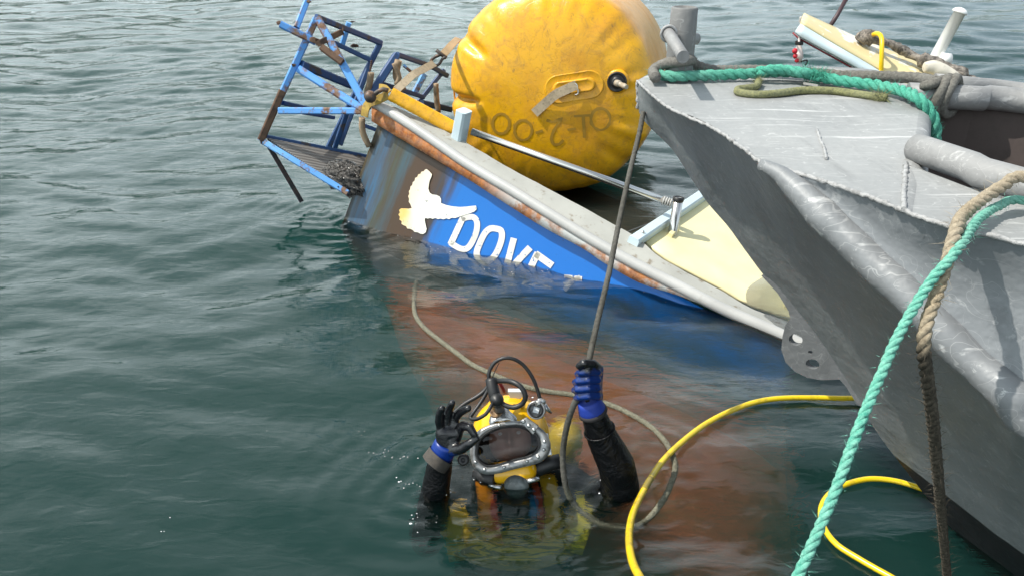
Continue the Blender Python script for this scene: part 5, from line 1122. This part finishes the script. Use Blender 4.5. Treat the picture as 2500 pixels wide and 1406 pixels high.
# chin: yellow pod, regulator, chrome bar, neck dam
b = MB(); capsule(b, HL(-.045, -.105, .070), HL(.040, -.100, .075), .036, .040, 18); b.build('oral_pod', M_yel, hm)
b = MB(); b.lathe([(.0, .034), (.030, .030), (.040, .018), (.042, -.02)], Matrix.Translation(HL(.012, -.142, .092)) @ (F_ * .8 - U_ * .4).normalized().to_track_quat('Z', 'Y').to_matrix().to_4x4(), 22); b.build('regulator_cover', worn('dark_chrome', (.16, .18, .18), (.06, .07, .07), 20, .4, .6, .2), hm)
b = MB(); b.tube([HL(.05, -.110, .03), HL(.085, -.10, .04), HL(.125, -.088, .045), HL(.158, -.082, .045)], [.034, .03, .024, .024], 16); b.build('exhaust_whisker', M_black, hm)
b = MB(); b.tube([HL(-.11, -.10, .05), HL(-.085, -.115, .07), HL(-.05, -.12, .09)], [.03, .03, .024], 14); b.build('exhaust_whisker', M_black, hm)
b = MB(); b.tube([HL(-.075, -.138, .1), HL(-.035, -.142, .115)], .008, 10); b.tube([HL(.045, -.130, .105), HL(.085, -.125, .095)], .008, 10); b.build('chrome_bar', M_chr, hm)
b = MB(); nk = HC + Vector((0, .03, 0)); b.lathe([(.115, -.155), (.128, -.13), (.128, -.10), (.112, -.085)], Matrix.Translation(nk), 32); b.build('neck_ring', M_gun, hm)
b = MB(); b.lathe([(.13, -.21), (.12, -.17), (.112, -.12), (.10, -.06)], Matrix.Translation(nk), 32); b.build('neck_dam', M_suit, dv_)
# harness under water
def web(pts, wd, name, col, parent=dv_, th=.012):
    b = MB(); strap(b, pts, wd, nrm=(0, -1, .25)); return b.build(name, mat(name + '_webbing', col, .6), parent, thick=th)
def wavy(pts): return [Vector(p) for p in pts]
web(wavy([(-.10, 2.17, -.03), (-.088, 2.125, -.10), (-.085, 2.115, -.18), (-.07, 2.115, -.28), (-.05, 2.12, -.36)]), .052, 'harness_strap', (.95, .30, .0))
web(wavy([(-.06, 2.118, -.11), (-.055, 2.112, -.2), (-.035, 2.112, -.3), (-.01, 2.12, -.36)]), .020, 'harness_trim', (.75, .05, .01))
web(wavy([(.075, 2.13, -.06), (.092, 2.118, -.14), (.095, 2.112, -.24), (.08, 2.115, -.36)]), .022, 'harness_trim', (.75, .05, .01))
web(wavy([(.068, 2.122, -.11), (.070, 2.113, -.17), (.072, 2.112, -.22)]), .022, 'harness_trim', (.02, .25, .60))
web(wavy([(.115, 2.15, -.04), (.13, 2.125, -.12), (.135, 2.118, -.22), (.12, 2.12, -.36)]), .050, 'harness_strap', (.95, .45, .0))
web(wavy([(-.23, 2.17, -.24), (-.12, 2.08, -.29), (.05, 2.07, -.31), (.18, 2.10, -.28), (.25, 2.18, -.23)]), .085, 'harness_strap', (.95, .52, .01))
web(wavy([(.23, 2.12, -.10), (.235, 2.07, -.17), (.21, 2.04, -.26)]), .04, 'harness_strap', (.95, .68, .02))
web(wavy([(-.17, 2.10, -.14), (-.19, 2.07, -.22), (-.18, 2.05, -.30)]), .055, 'harness_strap', (.85, .48, .02))
b = MB(); b.lathe([(0, 0), (.05, -.02), (.066, -.06), (.068, -.5), (.05, -.55)], Matrix.Translation((.205, 2.46, -.06)) @ Matrix.Rotation(R(8), 4, 'Y'), 20); b.build('bailout_cylinder', mat('yellow_cylinder_paint', (.80, .50, .02), .35), dv_)
settle(dv_); 
for o in dv_.children:
    if o.name.startswith('diving_helmet'): pass

# ------------------------------------------------------------------ white flecks standing in for sun glints on the water
b = MB()
def glints(px, py, sx, sy, n, rmin=.0015, rmax=.0045):
    for _ in range(n):
        p = PW(px + rng.gauss(0, sx), py + rng.gauss(0, sy), .001); r_ = rng.uniform(rmin, rmax) * (1 if rng.random() < .85 else 1.8)
        b.lathe([(r_, -.001), (r_ * .8, r_ * .5), (r_ * .3, r_ * .75), (0, r_ * .8)], Matrix.Translation(p) @ Matrix.Scale(rng.uniform(.8, 2.2), 4, (1, 0, 0)), 7)
for x, y, sx, sy, n in ((372, 1290, 26, 10, 5), (420, 1262, 16, 5, 4), (660, 1047, 12, 4, 3), (892, 1060, 10, 6, 7), (945, 1108, 24, 6, 20), (985, 1120, 18, 5, 12), (975, 1170, 14, 14, 12), (1005, 1265, 10, 14, 9), (1030, 1290, 14, 10, 9), (1040, 1190, 22, 10, 22), (1085, 1195, 14, 8, 10), (722, 490, 12, 6, 16), (736, 497, 8, 5, 8), (806, 540, 16, 8, 12), (830, 545, 12, 6, 8), (1065, 606, 14, 6, 9), (1095, 614, 14, 5, 8), (985, 582, 14, 5, 5), (1470, 1180, 4, 12, 8), (1530, 1216, 18, 4, 8), (1230, 1176, 40, 6, 26), (1320, 1150, 16, 8, 8), (1346, 1108, 5, 20, 10), (1600, 705, 40, 6, 12), (1680, 735, 24, 5, 10), (1230, 655, 60, 10, 14), (1340, 660, 14, 5, 8), (1590, 1260, 10, 6, 3), (1330, 960, 30, 6, 8)):
    glints(x, y, sx, sy, max(1, int(n * .45)), .0006, .0015)
m = mat('white_glints', (.85, .87, .88), .25); tag(b.build('glint_flecks', m), kind='stuff')
